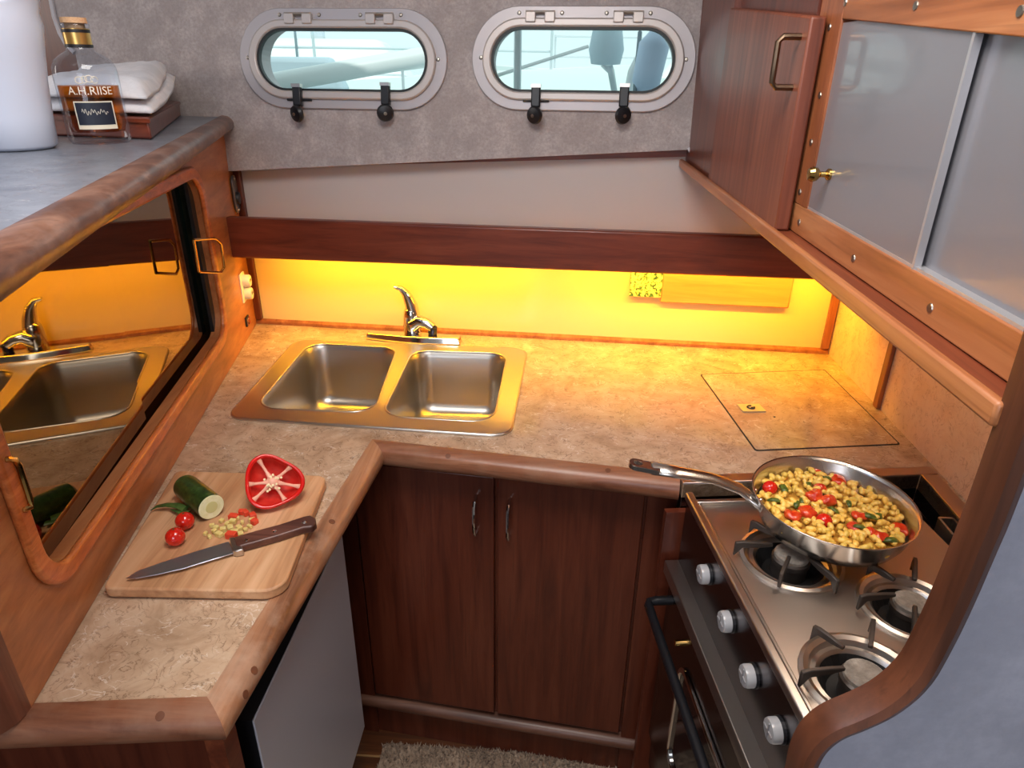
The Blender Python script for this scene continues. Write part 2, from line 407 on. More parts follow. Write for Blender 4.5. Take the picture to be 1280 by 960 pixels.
def add_text(bm, s, size, to3):
    vs, fs = text_polys(s, size); vv = [bm.verts.new(to3(v.x, v.y)) for v in vs]
    for f in fs:
        try: bm.faces.new([vv[i] for i in f])
        except ValueError: pass
    return bm
def xy(p): return (p.x, p.y)
UPZ = V((0, 0, 1))
FLOOR = -0.93; CEIL = 1.36

# ================================================================ the setting
BL = PZ(322, 403); BR = PZ(1033, 441)           # counter's back corners on the hull side
ub = (BR - BL).normalized(); nb = V((ub.y, -ub.x, 0))  # nb points into the room (-Y)
WALLX = .757
FT0 = PZ(322, 403); FT1 = PZ(50, 868)            # foot of the left cabinet front
ul = (FT1 - FT0).normalized(); nl = V((-ul.y, ul.x, 0))
if nl.x < 0: nl = -nl                             # into the room (+X)
def hullpt(x, z, off=0.0):                        # point on the hull panel at world x
    t = (x - BL.x) / ub.x; p = BL + ub * t + nb * off; return V((p.x, p.y, z))

f = tag(obj('floor', box(B(), (-2.4, -1.3, FLOOR - .05), (1.5, 2.0, FLOOR - .012)), darkvoid), 'dark cabin sole below the galley units', 'floor', kind='structure')
for i in range(12):
    y0 = -.2 + i * .125
    p = obj('plank', box(B(), (-.62, y0, FLOOR - .012), (.5, y0 + .118, FLOOR)), floorw, f, bevel=.001, bseg=1)
    if i < 11: obj('seam_strip', box(B(), (-.62, y0 + .1185, FLOOR - .012), (.5, y0 + .1245, FLOOR - .0005)), holly, f)
tag(obj('ceiling', box(B(), (-2.4, -1.3, CEIL), (1.5, 2.0, CEIL + .04)), linerm), 'white overhead liner of the cabin', 'ceiling', kind='structure')
tag(obj('wall_front', box(B(), (-2.4, -1.34, FLOOR), (1.5, -1.3, CEIL)), linerm), 'white bulkhead on the companionway side', 'wall', kind='structure')
tag(obj('wall_left', box(B(), (-2.44, -1.3, FLOOR), (-2.4, 2.0, CEIL)), linerm), 'white bulkhead past the bar top', 'wall', kind='structure')
# hull panel: one glossy white laminate, seen above and below the beam
bm = B(); a = hullpt(BL.x, 0); b_ = hullpt(WALLX + .0, 0)
hexa(bm, [V((q.x, q.y, z)) + o for z in (FLOOR, 1.0) for q, o in ((a, V((0, 0, 0))), (b_, V((0, 0, 0))), (b_, nb * -.03), (a, nb * -.03))])
# cut by porthole view: panel only rises to the side deck
for v in bm.verts:
    if v.co.z > .9: v.co.z = .56
wb = tag(obj('wall_back', bm, whitem), 'glossy white hull panel above the mahogany beam, under the portholes', 'wall', kind='structure')
tag(obj('wall_saloon_side', box(B(), (1.5, -1.34, FLOOR), (1.54, 2.0, CEIL)), linerm), 'white liner wall past the blue-grey partition', 'wall', kind='structure')
tag(obj('wall_right', box(B(), (WALLX, .436, FLOOR), (WALLX + .04, 1.80, CEIL)), tanm), 'tan mottled laminate wall behind the stove', 'wall', kind='structure')
bm = B(); q = PX(1109, 468, WALLX)
box(bm, (WALLX - .010, q.y - .011, .001), (WALLX, q.y + .011, .485))
tag(obj('trim_1', bm, teakz, bevel=.002), 'narrow teak batten over the tan wall joint', 'trim', kind='structure')
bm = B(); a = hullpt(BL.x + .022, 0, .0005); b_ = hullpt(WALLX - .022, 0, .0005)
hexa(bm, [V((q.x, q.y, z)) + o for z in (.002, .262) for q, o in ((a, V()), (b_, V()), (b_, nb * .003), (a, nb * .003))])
tag(obj('wall_splashback', bm, plain('lamp_tinted_laminate', rgb(236, 208, 146), rough=.22, spec=.5)), 'splashback panel below the beam, behind the tap, tinted cream yellow for the lamp glow', 'splashback', kind='structure')  # cream base colour carries part of the strip lamps' yellow glow
bm = B(); mitre(bm, [(0, 0), (.012, 0), (.012, .008), (.004, .014), (0, .014)], BL + V((0, 0, .001)), BR + V((0, 0, .001)), nb, ub, ub)
tag(obj('trim_2', bm, teaky), 'thin wooden bead along the foot of the yellow hull panel', 'trim', kind='structure')
bm = B(); a = hullpt(WALLX - .002, .016); b_ = hullpt(WALLX - .022, .016)
hexa(bm, [V((q.x, q.y, z)) + o for z in (.016, .40) for q, o in ((a, V()), (b_, V()), (b_, nb * .014), (a, nb * .014))])
tag(obj('trim_3', bm, teakz, bevel=.002), 'upright wooden bead where the yellow panel meets the tan wall', 'trim', kind='structure')
bm = B(); a = hullpt(BL.x + .001, 0); b_ = hullpt(BL.x + .022, 0)
hexa(bm, [V((q.x, q.y, z)) + o for z in (.016, .47) for q, o in ((a, V()), (b_, V()), (b_, nb * .016), (a, nb * .016))])
tag(obj('trim_4', bm, mahog, bevel=.002), 'upright dark wood bead in the corner by the outlet', 'trim', kind='structure')
# dark strip under the side deck, over the top of the white panel
bm = B(); a = hullpt(-.88, .445); b_ = hullpt(.40, .507)
hexa(bm, [a, b_, b_ + nb * .015, a + nb * .015, V((a.x, a.y, .57)), V((b_.x, b_.y, .57)), V((b_.x, b_.y, .57)) + nb * .015, V((a.x, a.y, .57)) + nb * .015])
tag(obj('trim_5', bm, mahogx), 'dark strip under the grey lining', 'trim', kind='structure')

# grey lined cabin side with two portholes
TI = R(7); vl = (UPZ * math.cos(TI) + V((0, 1, 0)) * math.sin(TI)).normalized()
L0 = PY(285, 213, 1.815); nlin = ub.cross(vl).normalized()
if nlin.y > 0: nlin = -nlin
vl = (vl - ub * vl.dot(ub)).normalized()
def lin2(x, y):
    p = PP(x, y, L0, nlin) - L0; return V((p.dot(ub), p.dot(vl)))
def lin3(u, v, t=0.0): return L0 + ub * u + vl * v + nlin * t
pc = [lin2(428.5, 75), lin2(727.5, 75)]
hw = (lin2(558, 75).x - lin2(300, 75).x) / 2; hh = (lin2(430, 12).y - lin2(430, 138).y) / 2
bl_ = lin2(283, 214); br_ = lin2(871, 187); lb0 = lin2(88, 62)
outer = [bl_ + V((-.75, -.01)), bl_, br_ + V((-.012, 0)), br_ + V((-.002, .012)), V((lin2(903, 20).x, lin2(903, 20).y)), V((lin2(903, 20).x + .16, .86)), V((lin2(60, 0).x - .1, .86)), lin2(66, 10), lin2(76, 42), lin2(92, 64), lin2(160, 66), V((bl_.x - .02, lin2(200, 140).y))]
outer = [bl_, br_ + V((-.012, 0)), br_ + V((0, .014)), lin2(908, 0), lin2(908, 0) + V((.02, .2)), V((lin2(62, 0).x - .03, lin2(908, 0).y + .2)), lin2(64, 4), lin2(76, 42), lin2(94, 66), lin2(110, 140) , V((lin2(200, 150).x, bl_.y))]
bm = plate(B(), outer, [stadium(c.x, c.y, hw * .82, hh * .72) for c in pc], lin3, 0, -.045)
tag(obj('wall_cabin_side', bm, lining), 'grey carpet-lined cabin side around the two portholes', 'wall', kind='structure')
# side deck closing the top behind the lining, so only portholes let light in
bm = B(); a0 = lin3(-.9, -.0, -.046); 
hexa(bm, [V((-2.4, 1.86, .57)), V((WALLX + .2, 1.86, .57)), V((WALLX + .2, 3.1, .57)), V((-2.4, 3.1, .57)), V((-2.4, 1.86, .60)), V((WALLX + .2, 1.86, .60)), V((WALLX + .2, 3.1, .60)), V((-2.4, 3.1, .60))])
tag(obj('trim_6', bm, deckm), 'pale side deck outside, below the portholes', 'deck', kind='structure')
top = outer[4]
bm = B(); p = lin3(0, top.y - .02, -.02)
box(bm, (-2.4, p.y - .02, p.z - .02), (1.5, p.y + .05, CEIL + .02))
tag(obj('wall_cabin_top', bm, lining), 'grey lining above the portholes', 'wall', kind='structure')
bm = B(); q = lin3(br_.x, 0, -.03); box(bm, (q.x - .02, q.y + .012, .585), (1.5, q.y + .05, CEIL))
tag(obj('wall_behind_cupboard', bm, mahog), 'dark board closing the cabin side past the lining', 'wall', kind='structure')
bm = B(); q = lin3(lin2(94, 66).x, 0, -.03); box(bm, (-2.4, q.y + .06, .575), (q.x + .35, q.y + .12, CEIL))
tag(obj('wall_behind_bar', bm, mahog), 'dark board past the left edge of the lining', 'wall', kind='structure')
# piping on the lining's ends
def pipe(pts, name, label):
    b2 = tube(B(), [lin3(p.x, p.y, .002) for p in pts], .006, 8)
    tag(obj(name, b2, piping, smooth=True), label, 'trim', kind='structure')
pipe([lin2(860, 188.5), br_ + V((-.012, .002)), br_ + V((-.003, .006)), br_ + V((0, .014)), lin2(890, 95), lin2(908, 0), lin2(914, -60)], 'trim_7', 'pale piping on the lining edge beside the mahogany door')
pipe([lin2(60, -40), lin2(65, 2), lin2(69, 22), lin2(76, 42), lin2(84, 56), lin2(94, 66)], 'trim_8', 'pale curved piping on the lining edge behind the bottle')

def porthole(i, c, knob_px):
    lab = ['oval porthole in the grey lining, beside the bar top', 'oval porthole in the grey lining, beside the mahogany door'][i]
    t = thing('window_%d' % (i + 1), lab, 'porthole', lin3(c.x, c.y - hh, 0), kind='structure')
    b2 = plate(B(), stadium(c.x, c.y, hw, hh, 20), [stadium(c.x, c.y, hw * .83, hh * .735, 20)], lin3, -.002, .008)
    obj('flange', b2, alu, t, bevel=.002)
    b2 = plate(B(), stadium(c.x, c.y - .002, hw * .9, hh * .79, 20), [stadium(c.x, c.y - .002, hw * .82, hh * .62, 20)], lin3, .0, .017)
    obj('sash', b2, alu2, t, bevel=.004)
    b2 = plate(B(), stadium(c.x, c.y - .002, hw * .822, hh * .625, 20), [stadium(c.x, c.y - .002, hw * .797, hh * .575, 20)], lin3, .0, .013)
    obj('gasket', b2, blackg, t)
    b2 = plate(B(), stadium(c.x, c.y - .002, hw * .80, hh * .585, 20), [], lin3, .002, .006)
    obj('glass_pane', b2, glassm, t)
    b2 = plate(B(), stadium(c.x, c.y, hw * .835, hh * .74, 20), [stadium(c.x, c.y, hw * .815, hh * .70, 20)], lin3, -.06, .0)
    obj('spigot', b2, alu, t)
    for s in (-1, 1):
        hx = c.x + s * hw * .385; hy = c.y + hh * .83
        hb = B()
        for q in (-1, 1): obox(hb, lin3(hx + q * hw * .085, hy - .006, .014), ub * hw * .045, vl * hh * .10, nlin * .008)
        h = obj('hinge', hb, alu2, t, bevel=.002)
        b3 = tube(B(), [lin3(hx - hw * .13, hy + .004, .016), lin3(hx + hw * .13, hy + .004, .016)], .004, 8); obj('hinge_pin', b3, steel, h, smooth=True)
        for q in (-1, 1):
            b3 = lathe(B(), [(0, .013), (.0035, .012), (.005, .008)], lin3(hx + q * hw * .19, hy + .004, 0), 8, nlin); obj('screw', b3, screwm, t, smooth=True)
        b3 = lathe(B(), [(0, .013), (.0035, .012), (.005, .008)], lin3(c.x + s * hw * .915, c.y + hh * .02, 0), 8, nlin); obj('screw', b3, screwm, t, smooth=True)
    for px, py, ang in knob_px:
        k = lin2(px, py)
        b2 = B(); obox(b2, lin3(k.x, k.y + hh * .36, .022), ub * .011, vl * hh * .20, nlin * .008)
        d = obj('latch_dog', b2, blackp, t, bevel=.003)
        b2 = tube(B(), [lin3(k.x - hw * .12, k.y + hh * .3, .012), lin3(k.x + hw * .12, k.y + hh * .3, .012)], .0035, 8); obj('latch_rod', b2, blackm, d, smooth=True)
        b2 = B(); obox(b2, lin3(k.x, k.y + hh * .575, .024), ub * .0115, vl * .004, nlin * .008); obj('latch_tip', b2, steel, d)
        ax = (nlin * .75 - vl * .2 + ub * ang).normalized()
        b2 = lathe(B(), [(0, -.012), (.010, -.010), (.019, -.004), (.021, .002), (.018, .008), (.006, .011), (0, .011)], lin3(k.x, k.y, .030), 18, ax)
        obj('latch_knob', b2, blackp, d, smooth=True)
        b2 = lathe(B(), [(.0045, .010), (.004, .0125), (0, .013)], lin3(k.x, k.y, .030), 10, ax); obj('knob_screw', b2, screwm, d, smooth=True)
porthole(0, pc[0], [(378, 143, -.45), (486, 142, .25)])
porthole(1, pc[1], [(670, 145, -.4), (778, 145, .35)])

# ================================================================ countertop
ri = [PZ(0, 882), PZ(259, 872), PZ(465, 550), PZ(850, 593)]   # line where laminate meets the wooden edge
FLa, FLb, FLc = PZ(854, 606), PZ(1163, 587), PZ(1211, 639)    # steel surround of the stove
cut = [V((ri[3].x, FLa.y, 0)), V((FLb.x - .03, FLb.y - .025, 0)), V((FLb.x - .032, .45, 0))]
ct = thing('countertop', 'beige mottled laminate counter with rounded wooden edge', 'countertop', V((0, 1.5, -.03)))
sx0, sx1, sy0, sy1 = -.712, -.07, 1.262, 1.720
sink_o = [PZ(284, 524), PZ(637, 547), PZ(658, 438), PZ(371, 427)]
hole_s = rpoly([xy(p) for p in sink_o], .04)
ce = V((sum(p.x for p in hole_s) / len(hole_s), sum(p.y for p in hole_s) / len(hole_s)))
hole_in = [ce + (p - ce) * .965 for p in hole_s]
poly = [xy(BL + nb * .0), xy(hullpt(WALLX, 0)), (WALLX, .45), xy(cut[2]), xy(cut[1]), xy(cut[0]), xy(ri[3]), xy(ri[2]), xy(ri[1]), xy(ri[0] + (ri[0] - ri[1]) * 1.0), xy(FT1 + ul * .05 - nl * .35), xy(FT1 - nl * .35)]
poly += [xy(BL - nl * .1)]
bm = plate(B(), poly, [hole_in], lambda u, v, t: V((u, v, t)), -.028, 0.0)
obj('laminate_top', bm, counterm, ct)
pr = bullnose(.036, .002, -.046, 12)
def edge(p0, p1, n0, n1, mt, side):
    obj('edge_rail', mitre(B(), pr, p0, p1, side, n0, n1), mt, ct, smooth=True, angle=50)
d01 = (ri[1] - ri[0]).normalized(); d12 = (ri[2] - ri[1]).normalized(); d23 = (ri[3] - ri[2]).normalized()
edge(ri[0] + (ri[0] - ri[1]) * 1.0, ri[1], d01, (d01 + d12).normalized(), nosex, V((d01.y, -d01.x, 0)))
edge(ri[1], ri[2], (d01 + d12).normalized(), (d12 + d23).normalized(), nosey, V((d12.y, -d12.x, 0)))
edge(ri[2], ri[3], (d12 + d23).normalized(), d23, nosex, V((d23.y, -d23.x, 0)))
for px, py in ((200, 895), (318, 838), (307, 868), (415, 652), (3, 908), (560, 570), (760, 588)):
    base, side = (ri[0], V((d01.y, -d01.x, 0))) if py > 880 else ((ri[1], V((d12.y, -d12.x, 0))) if px < 470 else (ri[2], V((d23.y, -d23.x, 0))))
    w_, tp_, bt_z = .036, .002, -.046; hh2 = (tp_ - bt_z) / 2; rx = min(w_, hh2 * 1.15); cz = (tp_ + bt_z) / 2; d = ray(px, py).normalized(); hit = None
    for k in range(4000):
        q = CAM + d * (.4 + k * .0005); sx_ = (q - base).dot(side) - (w_ - rx)
        if q.z < tp_ and (sx_ <= 0 or (sx_ / rx) ** 2 + ((q.z - cz) / hh2) ** 2 <= 1):
            hit = q; nrm = UPZ if sx_ <= 0 else (side * (sx_ / rx ** 2) + UPZ * ((q.z - cz) / hh2 ** 2)).normalized(); break
    if hit: obj('wood_plug', lathe(B(), [(0, .0006), (.0055, .0004), (.0055, -.006)], hit, 12, nrm), plugw, ct)
# icebox lid let into the counter
lidq = [PZ(877, 469), PZ(945, 563), PZ(1123, 555), PZ(1030, 463)]
lid = thing('icebox_lid', 'square laminate lid let into the counter beside the stove', 'lid', sum((p for p in lidq), V()) / 4)
lp = rpoly([xy(p) for p in lidq], .006); lc = V((sum(p.x for p in lp) / len(lp), sum(p.y for p in lp) / len(lp)))
obj('lid_seam', prism(B(), [lc + (p - lc) * 1.018 for p in lp], -.002, .0011), darkvoid, lid)
obj('lid_panel', prism(B(), lp, -.002, .0014), counterm, lid)
c = PZ(939, 510, .003)
bm = B(); obox(bm, c, (.026, .003, 0), (-.003, .018, 0), (0, 0, .0015)); lat = obj('latch_plate', bm, plain('latch_plate_metal', rgb(214, 206, 176), metal=.6, rough=.3), lid)
bm = tube(B(), [c + V((.009 * math.cos(a), .008 * math.sin(a), .002)) for a in [math.pi * 2 * k / 18 for k in range(4, 17)]] + [c + V((.0, -.002, .002)), c + V((.008, .001, .002))], .0018, 6); obj('latch_ring', bm, blackm, lat)
bm = lathe(B(), [(0, .0025), (.0025, .0025), (.0025, 0)], PZ(968, 522), 10); obj('lid_stud', bm, blackm, lid)

# ================================================================ sink and tap
sk = thing('sink', 'double-bowl stainless steel sink set in the counter', 'sink', V((ce.x, ce.y, 0)))
holes = []
for q in ([(318, 513), (468, 519), (497, 437), (386, 431)], [(476, 523), (617, 531), (635, 444), (516, 440)]):
    holes.append(rpoly([xy(PZ(*p)) for p in q], [.055, .055, .05, .05], 8))
bm = plate(B(), hole_s, holes, lambda u, v, t: V((u, v, t)), .0005, .006)
rm_ = obj('rim', bm, rimst, sk)
def bead(lp, r, z, nm): obj(nm, tube(B(), [V((p[0], p[1], z)) for p in list(lp) + [lp[0], lp[1]]], r, 8, cap=False), rimst, rm_, smooth='all')
bead(hole_s, .0042, .0026, 'rolled_edge')
for hl in holes: bead(hl, .003, .0045, 'bowl_lip')
for hl in holes:
    bm = B(); c2 = V((sum(p.x for p in hl) / len(hl), sum(p.y for p in hl) / len(hl))); rings = []
    for s, z in ((1.005, .004), (.985, -.002), (.965, -.012), (.93, -.08), (.90, -.14), (.86, -.158), (.76, -.168), (.3, -.172), (.12, -.174)):
        rings.append([bm.verts.new(V((c2.x + (p.x - c2.x) * s, c2.y + (p.y - c2.y) * s, z))) for p in hl])
    for r0, r1 in zip(rings, rings[1:]):
        for k in range(len(hl)): k2 = (k + 1) % len(hl); bm.faces.new((r0[k], r0[k2], r1[k2], r1[k]))
    bm.faces.new(rings[-1])
    bo = obj('bowl', bm, sinkst, sk, smooth='all')
    bm = lathe(B(), [(.045, -.1725), (.042, -.1700), (.036, -.171), (.0, -.1735)], V((c2.x, c2.y, 0)), 24); obj('drain', bm, chrome, bo, smooth=True)

tp = thing('kitchen_tap', 'chrome single-lever mixer tap behind the sink', 'tap', PZ(517, 423))
bA, bB = PZ(458, 421, .004), PZ(577, 428, .004); bd = (bB - bA).normalized(); bs = V((-bd.y, bd.x, 0))
mid = (bA + bB) / 2
bm = B(); hl = (bB - bA).length / 2
pts = [mid + bd * sx * hl + bs * sy * w for sx, sy, w in ((-1, -.6, .024), (-.2, -1, .026), (.2, -1, .026), (1, -.6, .024), (1, .6, .024), (.2, 1, .026), (-.2, 1, .026), (-1, .6, .024))]
low = [bm.verts.new(V((p.x, p.y, .001))) for p in pts]; hi = [bm.verts.new(V((mid.x + (p.x - mid.x) * .95, mid.y + (p.y - mid.y) * .8, .020))) for p in pts]
bm.faces.new(low[::-1]); bm.faces.new(hi)
for k in range(8): bm.faces.new((low[k], low[(k + 1) % 8], hi[(k + 1) % 8], hi[k]))
obj('base_plate', bm, chrome, tp, bevel=.003)
tb = PZ(516, 414, .018)
bm = lathe(B(), [(.026, 0), (.025, .02), (.023, .045), (.021, .06), (.016, .07), (0, .074)], tb, 20, V((-.03, 0, 1))); obj('body', bm, chrome, tp, smooth='all')
sp0 = tb + V((.004, -.01, .022)); sp1 = PZ(541, 411, .035)
bm = tube(B(), [sp0, sp0.lerp(sp1, .35) + V((0, 0, .016)), sp0.lerp(sp1, .7) + V((0, 0, .014)), sp1 + V((0, 0, .004))], [.021, .019, .016, .014], 14); s_ = obj('spout', bm, chrome, tp, smooth=True)
bm = lathe(B(), [(.0, -.016), (.011, -.016), (.0125, -.012), (.0125, .006), (0, .008)], sp1, 14, V((.15, -.1, 1))); obj('aerator', bm, plain('aerator_dark', rgb(40, 40, 60), metal=.6, rough=.3), s_, smooth=True)
Yt = tb.y
lev = [PY(517, 398, Yt), PY(514, 382, Yt), PY(508, 368, Yt - .004), PY(501, 360.5, Yt - .008), PY(492, 358.5, Yt - .014)]
bm = tube(B(), lev, [.021, .018, .013, .008, .004], 14, up=V((0, 1, 0))); obj('lever', bm, chrome, tp, smooth=True)

# ================================================================ beam, lamps and rack on the hull side
bmA, bmB = hullpt(BL.x + .034, 0, .15), hullpt(WALLX - .005, 0, .15)
yb = bmA.y
tl = PP(283, 272, bmA, nb); bl2 = PP(283, 322, bmA, nb); tr = PP(985, 297, bmA, nb); br2 = PP(1020, 350, bmA, nb)
def beamz(x, a, b_): return a.z + (b_.z - a.z) * (x - a.x) / (b_.x - a.x)
cs = []
for off in (0, -.045):
    for q in (bmA, bmB): 
        cs.append((V((q.x, q.y, 0)) - nb * (-off) if off else V((q.x, q.y, 0))))
fA, fB, rA, rB = V((bmA.x, bmA.y, 0)), V((bmB.x, bmB.y, 0)), V((bmA.x, bmA.y, 0)) - nb * .028, V((bmB.x, bmB.y, 0)) - nb * .028
zs = lambda p, top: (beamz(p.x, tl, tr) if top else beamz(p.x, bl2, br2))
bm = hexa(B(), [V((p.x, p.y, zs(p, 0))) for p in (fA, fB, rB, rA)] + [V((p.x, p.y, zs(p, 1))) for p in (fA, fB, rB, rA)])
tag(obj('mahogany_beam', bm, mahogx, bevel=.005, bseg=2), 'long mahogany beam across the hull panel above the sink', 'beam')
LEDC = (1.0, .50, .015)
def lamp(x0, x1, power):
    a = hullpt(x0, 0, .108); b2 = hullpt(x1, 0, .108); zc = zs(V(((x0 + x1) / 2, 0, 0)), 0) + .016
    t = thing('strip_lamp', 'slim yellow strip lamp hidden behind the mahogany beam', 'lamp', V(((a.x + b2.x) / 2, (a.y + b2.y) / 2, zc)), 'strip lamps behind the beam')
    hx = (b2 - a) / 2
    obj('housing', obox(B(), (a + b2) / 2 + V((0, 0, zc + .008)), hx, nb * .009, UPZ * .006), whitepl, t)
    l = bpy.data.lights.new('strip_light', 'AREA'); l.shape = 'RECTANGLE'; l.size = (b2 - a).length; l.size_y = .014; l.energy = power; l.color = LEDC
    o = bpy.data.objects.new('strip_light', l); COL.objects.link(o); o.parent = t
    o.location = (0, 0, -.002); o.rotation_euler = (Matrix.Rotation(math.atan2(ub.y, ub.x), 3, 'Z') @ Matrix.Rotation(R(4), 3, 'X')).to_euler()
lamp(-.76, -.02, 3.4); lamp(.05, .72, 3.8)

# wooden rack with printed tile on the yellow panel
ra, rb_ = PP(790, 345, hullpt(0, 0, .012), nb), PP(988, 380, hullpt(0, 0, .012), nb)
rk = thing('knife_rack', 'pine knife rack on the yellow panel, right under the beam', 'rack', V(((ra.x + rb_.x) / 2, (ra.y + rb_.y) / 2, rb_.z)))
rx0 = PP(826, 372, hullpt(0, 0, .02), nb).x; rx1 = PP(988, 378, hullpt(0, 0, .02), nb).x; rz0 = PP(900, 381, hullpt(0, 0, .02), nb).z
def slab(b2, x0, x1, z0, z1, o0, o1):
    return hexa(b2, [hullpt(x, z, o) for z in (z0, z1) for x, o in ((x0, o1), (x1, o1), (x1, o0), (x0, o0))])
obj('rack_board', slab(B(), rx0, rx1, rz0 - .002, rz0 + .10, 0, .020), rackw, rk, bevel=.004)
tx0 = PP(788, 360, hullpt(0, 0, .022), nb).x; tz0 = PP(800, 371, hullpt(0, 0, .022), nb).z
obj('printed_tile', slab(B(), tx0, rx0 + .001, tz0, tz0 + .095, 0, .022), tilem, rk, bevel=.001)

# ================================================================ left cabinet with mirror doors, bar top above
ZT = .536
def lf(s, z, t=0.0):          # s metres from the far corner along the front, t out into the room
    p = FT0 + ul * s + nl * t; return V((p.x, p.y, z))
LEN = (FT1 - FT0).length
def l2(x, y):
    p = PP(x, y, FT0, nl); return V(((p - FT0).dot(ul), p.z))
lc_ = thing('bar_cabinet', 'varnished cabinet with sliding bronze mirror doors, between counter and bar top', 'cabinet', lf(LEN / 2, 0, -.1))
o_tr, o_br, o_bl, o_tl = l2(244, 222), l2(282, 405), l2(66, 722), l2(-40, 400)
S0 = l2(262, 320).x; S1 = l2(30, 640).x; Z0 = .105; Z1 = .472
open_ = rpoly([(S0, Z0), (S1, Z0), (S1, Z1), (S0, Z1)], .055, 8)
ring_o = rpoly([(S0 - .026, Z0 - .026), (S1 + .026, Z0 - .026), (S1 + .026, Z1 + .026), (S0 - .026, Z1 + .026)], .075, 8)
bm = plate(B(), [(-.002, .0015), (LEN + .02, .0015), (LEN + .02, ZT), (-.002, ZT)], [open_], lf, -.02, 0)
obj('front_panel', bm, panelw, lc_)
bm = plate(B(), ring_o, [open_], lf, -.001, .010); obj('moulding', bm, ringw, lc_, bevel=.005, bseg=3)
# rounded near post
pe = lf(LEN + .02, 0); 
post = [lf(LEN + .0195, 0, 0)]
cpt = lf(LEN + .02, 0, -.045)
pp = []
for k in range(9):
    a = math.pi / 2 * k / 8
    p = cpt + nl * .045 * math.cos(a) + ul * .045 * math.sin(a); pp.append(xy(p))
pp += [xy(cpt - nl * .7 + ul * .045), xy(cpt - nl * .7 + ul * -.0), xy(lf(LEN + .02, 0, -.02))]
bm = plate(B(), pp, [], lambda u, v, t: V((u, v, t)), .0015, ZT); obj('corner_post', bm, postw, lc_, smooth=True)
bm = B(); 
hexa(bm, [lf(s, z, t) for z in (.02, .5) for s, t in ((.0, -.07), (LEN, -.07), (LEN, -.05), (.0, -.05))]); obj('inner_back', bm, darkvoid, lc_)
SM = l2(178, 430).x
def pane(s0, s1, t, yaw):
    b2 = hexa(B(), [lf(s, z, tt + (s - (s0 + s1) / 2) * yaw) for z in (Z0 - .02, Z1 + .02) for s, tt in ((s0, t), (s1, t), (s1, t - .005), (s0, t - .005))])
    return b2
pf = obj('sliding_door', pane(S0 - .002, SM + .03, -.030, 0.0), mirm, lc_)
pn = obj('sliding_door', pane(SM, S1 + .03, -.0215, 0.010), mirm, lc_)
bm = hexa(B(), [lf(s, z, t) for z in (Z0, Z1) for s, t in ((S0 + .0, -.020), (S0 + .028, -.020), (S0 + .028, -.012), (S0, -.012))]); obj('door_stile', bm, blackp, lc_)
def pull(c, w, h, t0, parent):
    # rectangular wire pull; c in (s, z)
    s0, s1 = c.x - w / 2, c.x + w / 2; z0, z1 = c.y - h / 2, c.y + h / 2
    pts = [lf(s1, z1, t0), lf(s1, z1, t0 + .03), lf(s0, z1, t0 + .034), lf(s0, z0, t0 + .034), lf(s1, z0, t0 + .03), lf(s1, z0, t0)]
    b2 = B(); tube(b2, pts, .0032, 8); obj('pull_handle', b2, brass, parent, smooth=True)
c = l2(268, 320); 
bm = B()
loop = [(242, 300), (268, 298), (276, 305), (280, 334), (276, 341), (249, 340)]
tt_ = [.014, .020, .022, .022, .020, .014]
q3 = [PP(x, y, FT0 + nl * t, nl) for (x, y), t in zip(loop, tt_)]
tube(bm, q3, .0032, 8); tube(bm, [q3[0], q3[-1]], .0032, 8); obj('pull_handle', bm, brass, pf, smooth=True)
loop = [(10, 574), (18, 574), (24, 582), (38, 626), (38, 634), (32, 637)]
q3 = [PP(x, y, FT0 + nl * .012, nl) for x, y in loop]
bm = tube(B(), [q3[0] - nl * .014] + q3 + [q3[-1] - nl * .014], .0036, 8); obj('pull_handle', bm, brass, pn, smooth=True)
# bar top
ZB = .578
ni = [PZ(0, 294, ZB), PZ(280, 144, ZB)]; dB = (ni[1] - ni[0]).normalized(); sB = V((dB.y, -dB.x, 0))
k_ = (1.805 - ni[0].y) / dB.y
nA = ni[0] - dB * .30; nB_ = ni[0] + dB * k_
bt = thing('bar_counter', 'blue-grey laminate bar top with worn wooden nosing', 'countertop', V((-1.0, 1.2, ZB - .03)))
bm = prism(B(), [xy(nA), xy(nB_), (-2.39, nB_.y), (-2.39, nA.y)], ZB - .033, ZB); obj('laminate_top', bm, barm, bt)
bm = mitre(B(), bullnose(.027, .003, -.036, 12), nA, nB_, sB, dB, dB); obj('nosing', bm, barn, bt, smooth=True, angle=50)
# carcass behind, below bar top
bm = B(); pz = [lf(.02, 0, -.075), lf(LEN - .02, 0, -.075), lf(LEN - .02, 0, -1.0), lf(.02, 0, -1.0)]
plate(bm, [xy(p) for p in pz], [], lambda u, v, t: V((u, v, t)), .002, ZB - .040); obj('carcass', bm, mahog, lc_)
# shore-power socket and outlets on the cabinet's far end
def onleft(px, py, t=0.0): return PP(px, py, FT0 + nl * t, nl)
ou = thing('power_outlet', 'white double outlet on the varnished post, below the beam', 'outlet', onleft(305, 385))
c = onleft(304, 359, .002)
obj('plate', obox(B(), c, ul * .024, UPZ * .040, nl * .003), whitepl, ou, bevel=.003)
for dz in (.018, -.018):
    b2 = lathe(B(), [(.017, 0), (.017, .016), (.015, .019), (0, .019)], c + UPZ * dz + nl * .003, 18, nl); oo = obj('socket', b2, whitepl, ou, smooth=True)
    for ds in (-.005, .005): obj('slot', obox(B(), c + UPZ * (dz + .002) + ul * ds + nl * .0225, ul * .001, UPZ * .0035, nl * .0006), blackm, oo)
c = onleft(309, 401, .002)
sw = thing('rocker_switch', 'tiny dark rocker switch below the white outlet', 'switch', c - UPZ * .012)
obj('bezel', obox(B(), c, ul * .016, UPZ * .013, nl * .003), blackm, sw, bevel=.001)
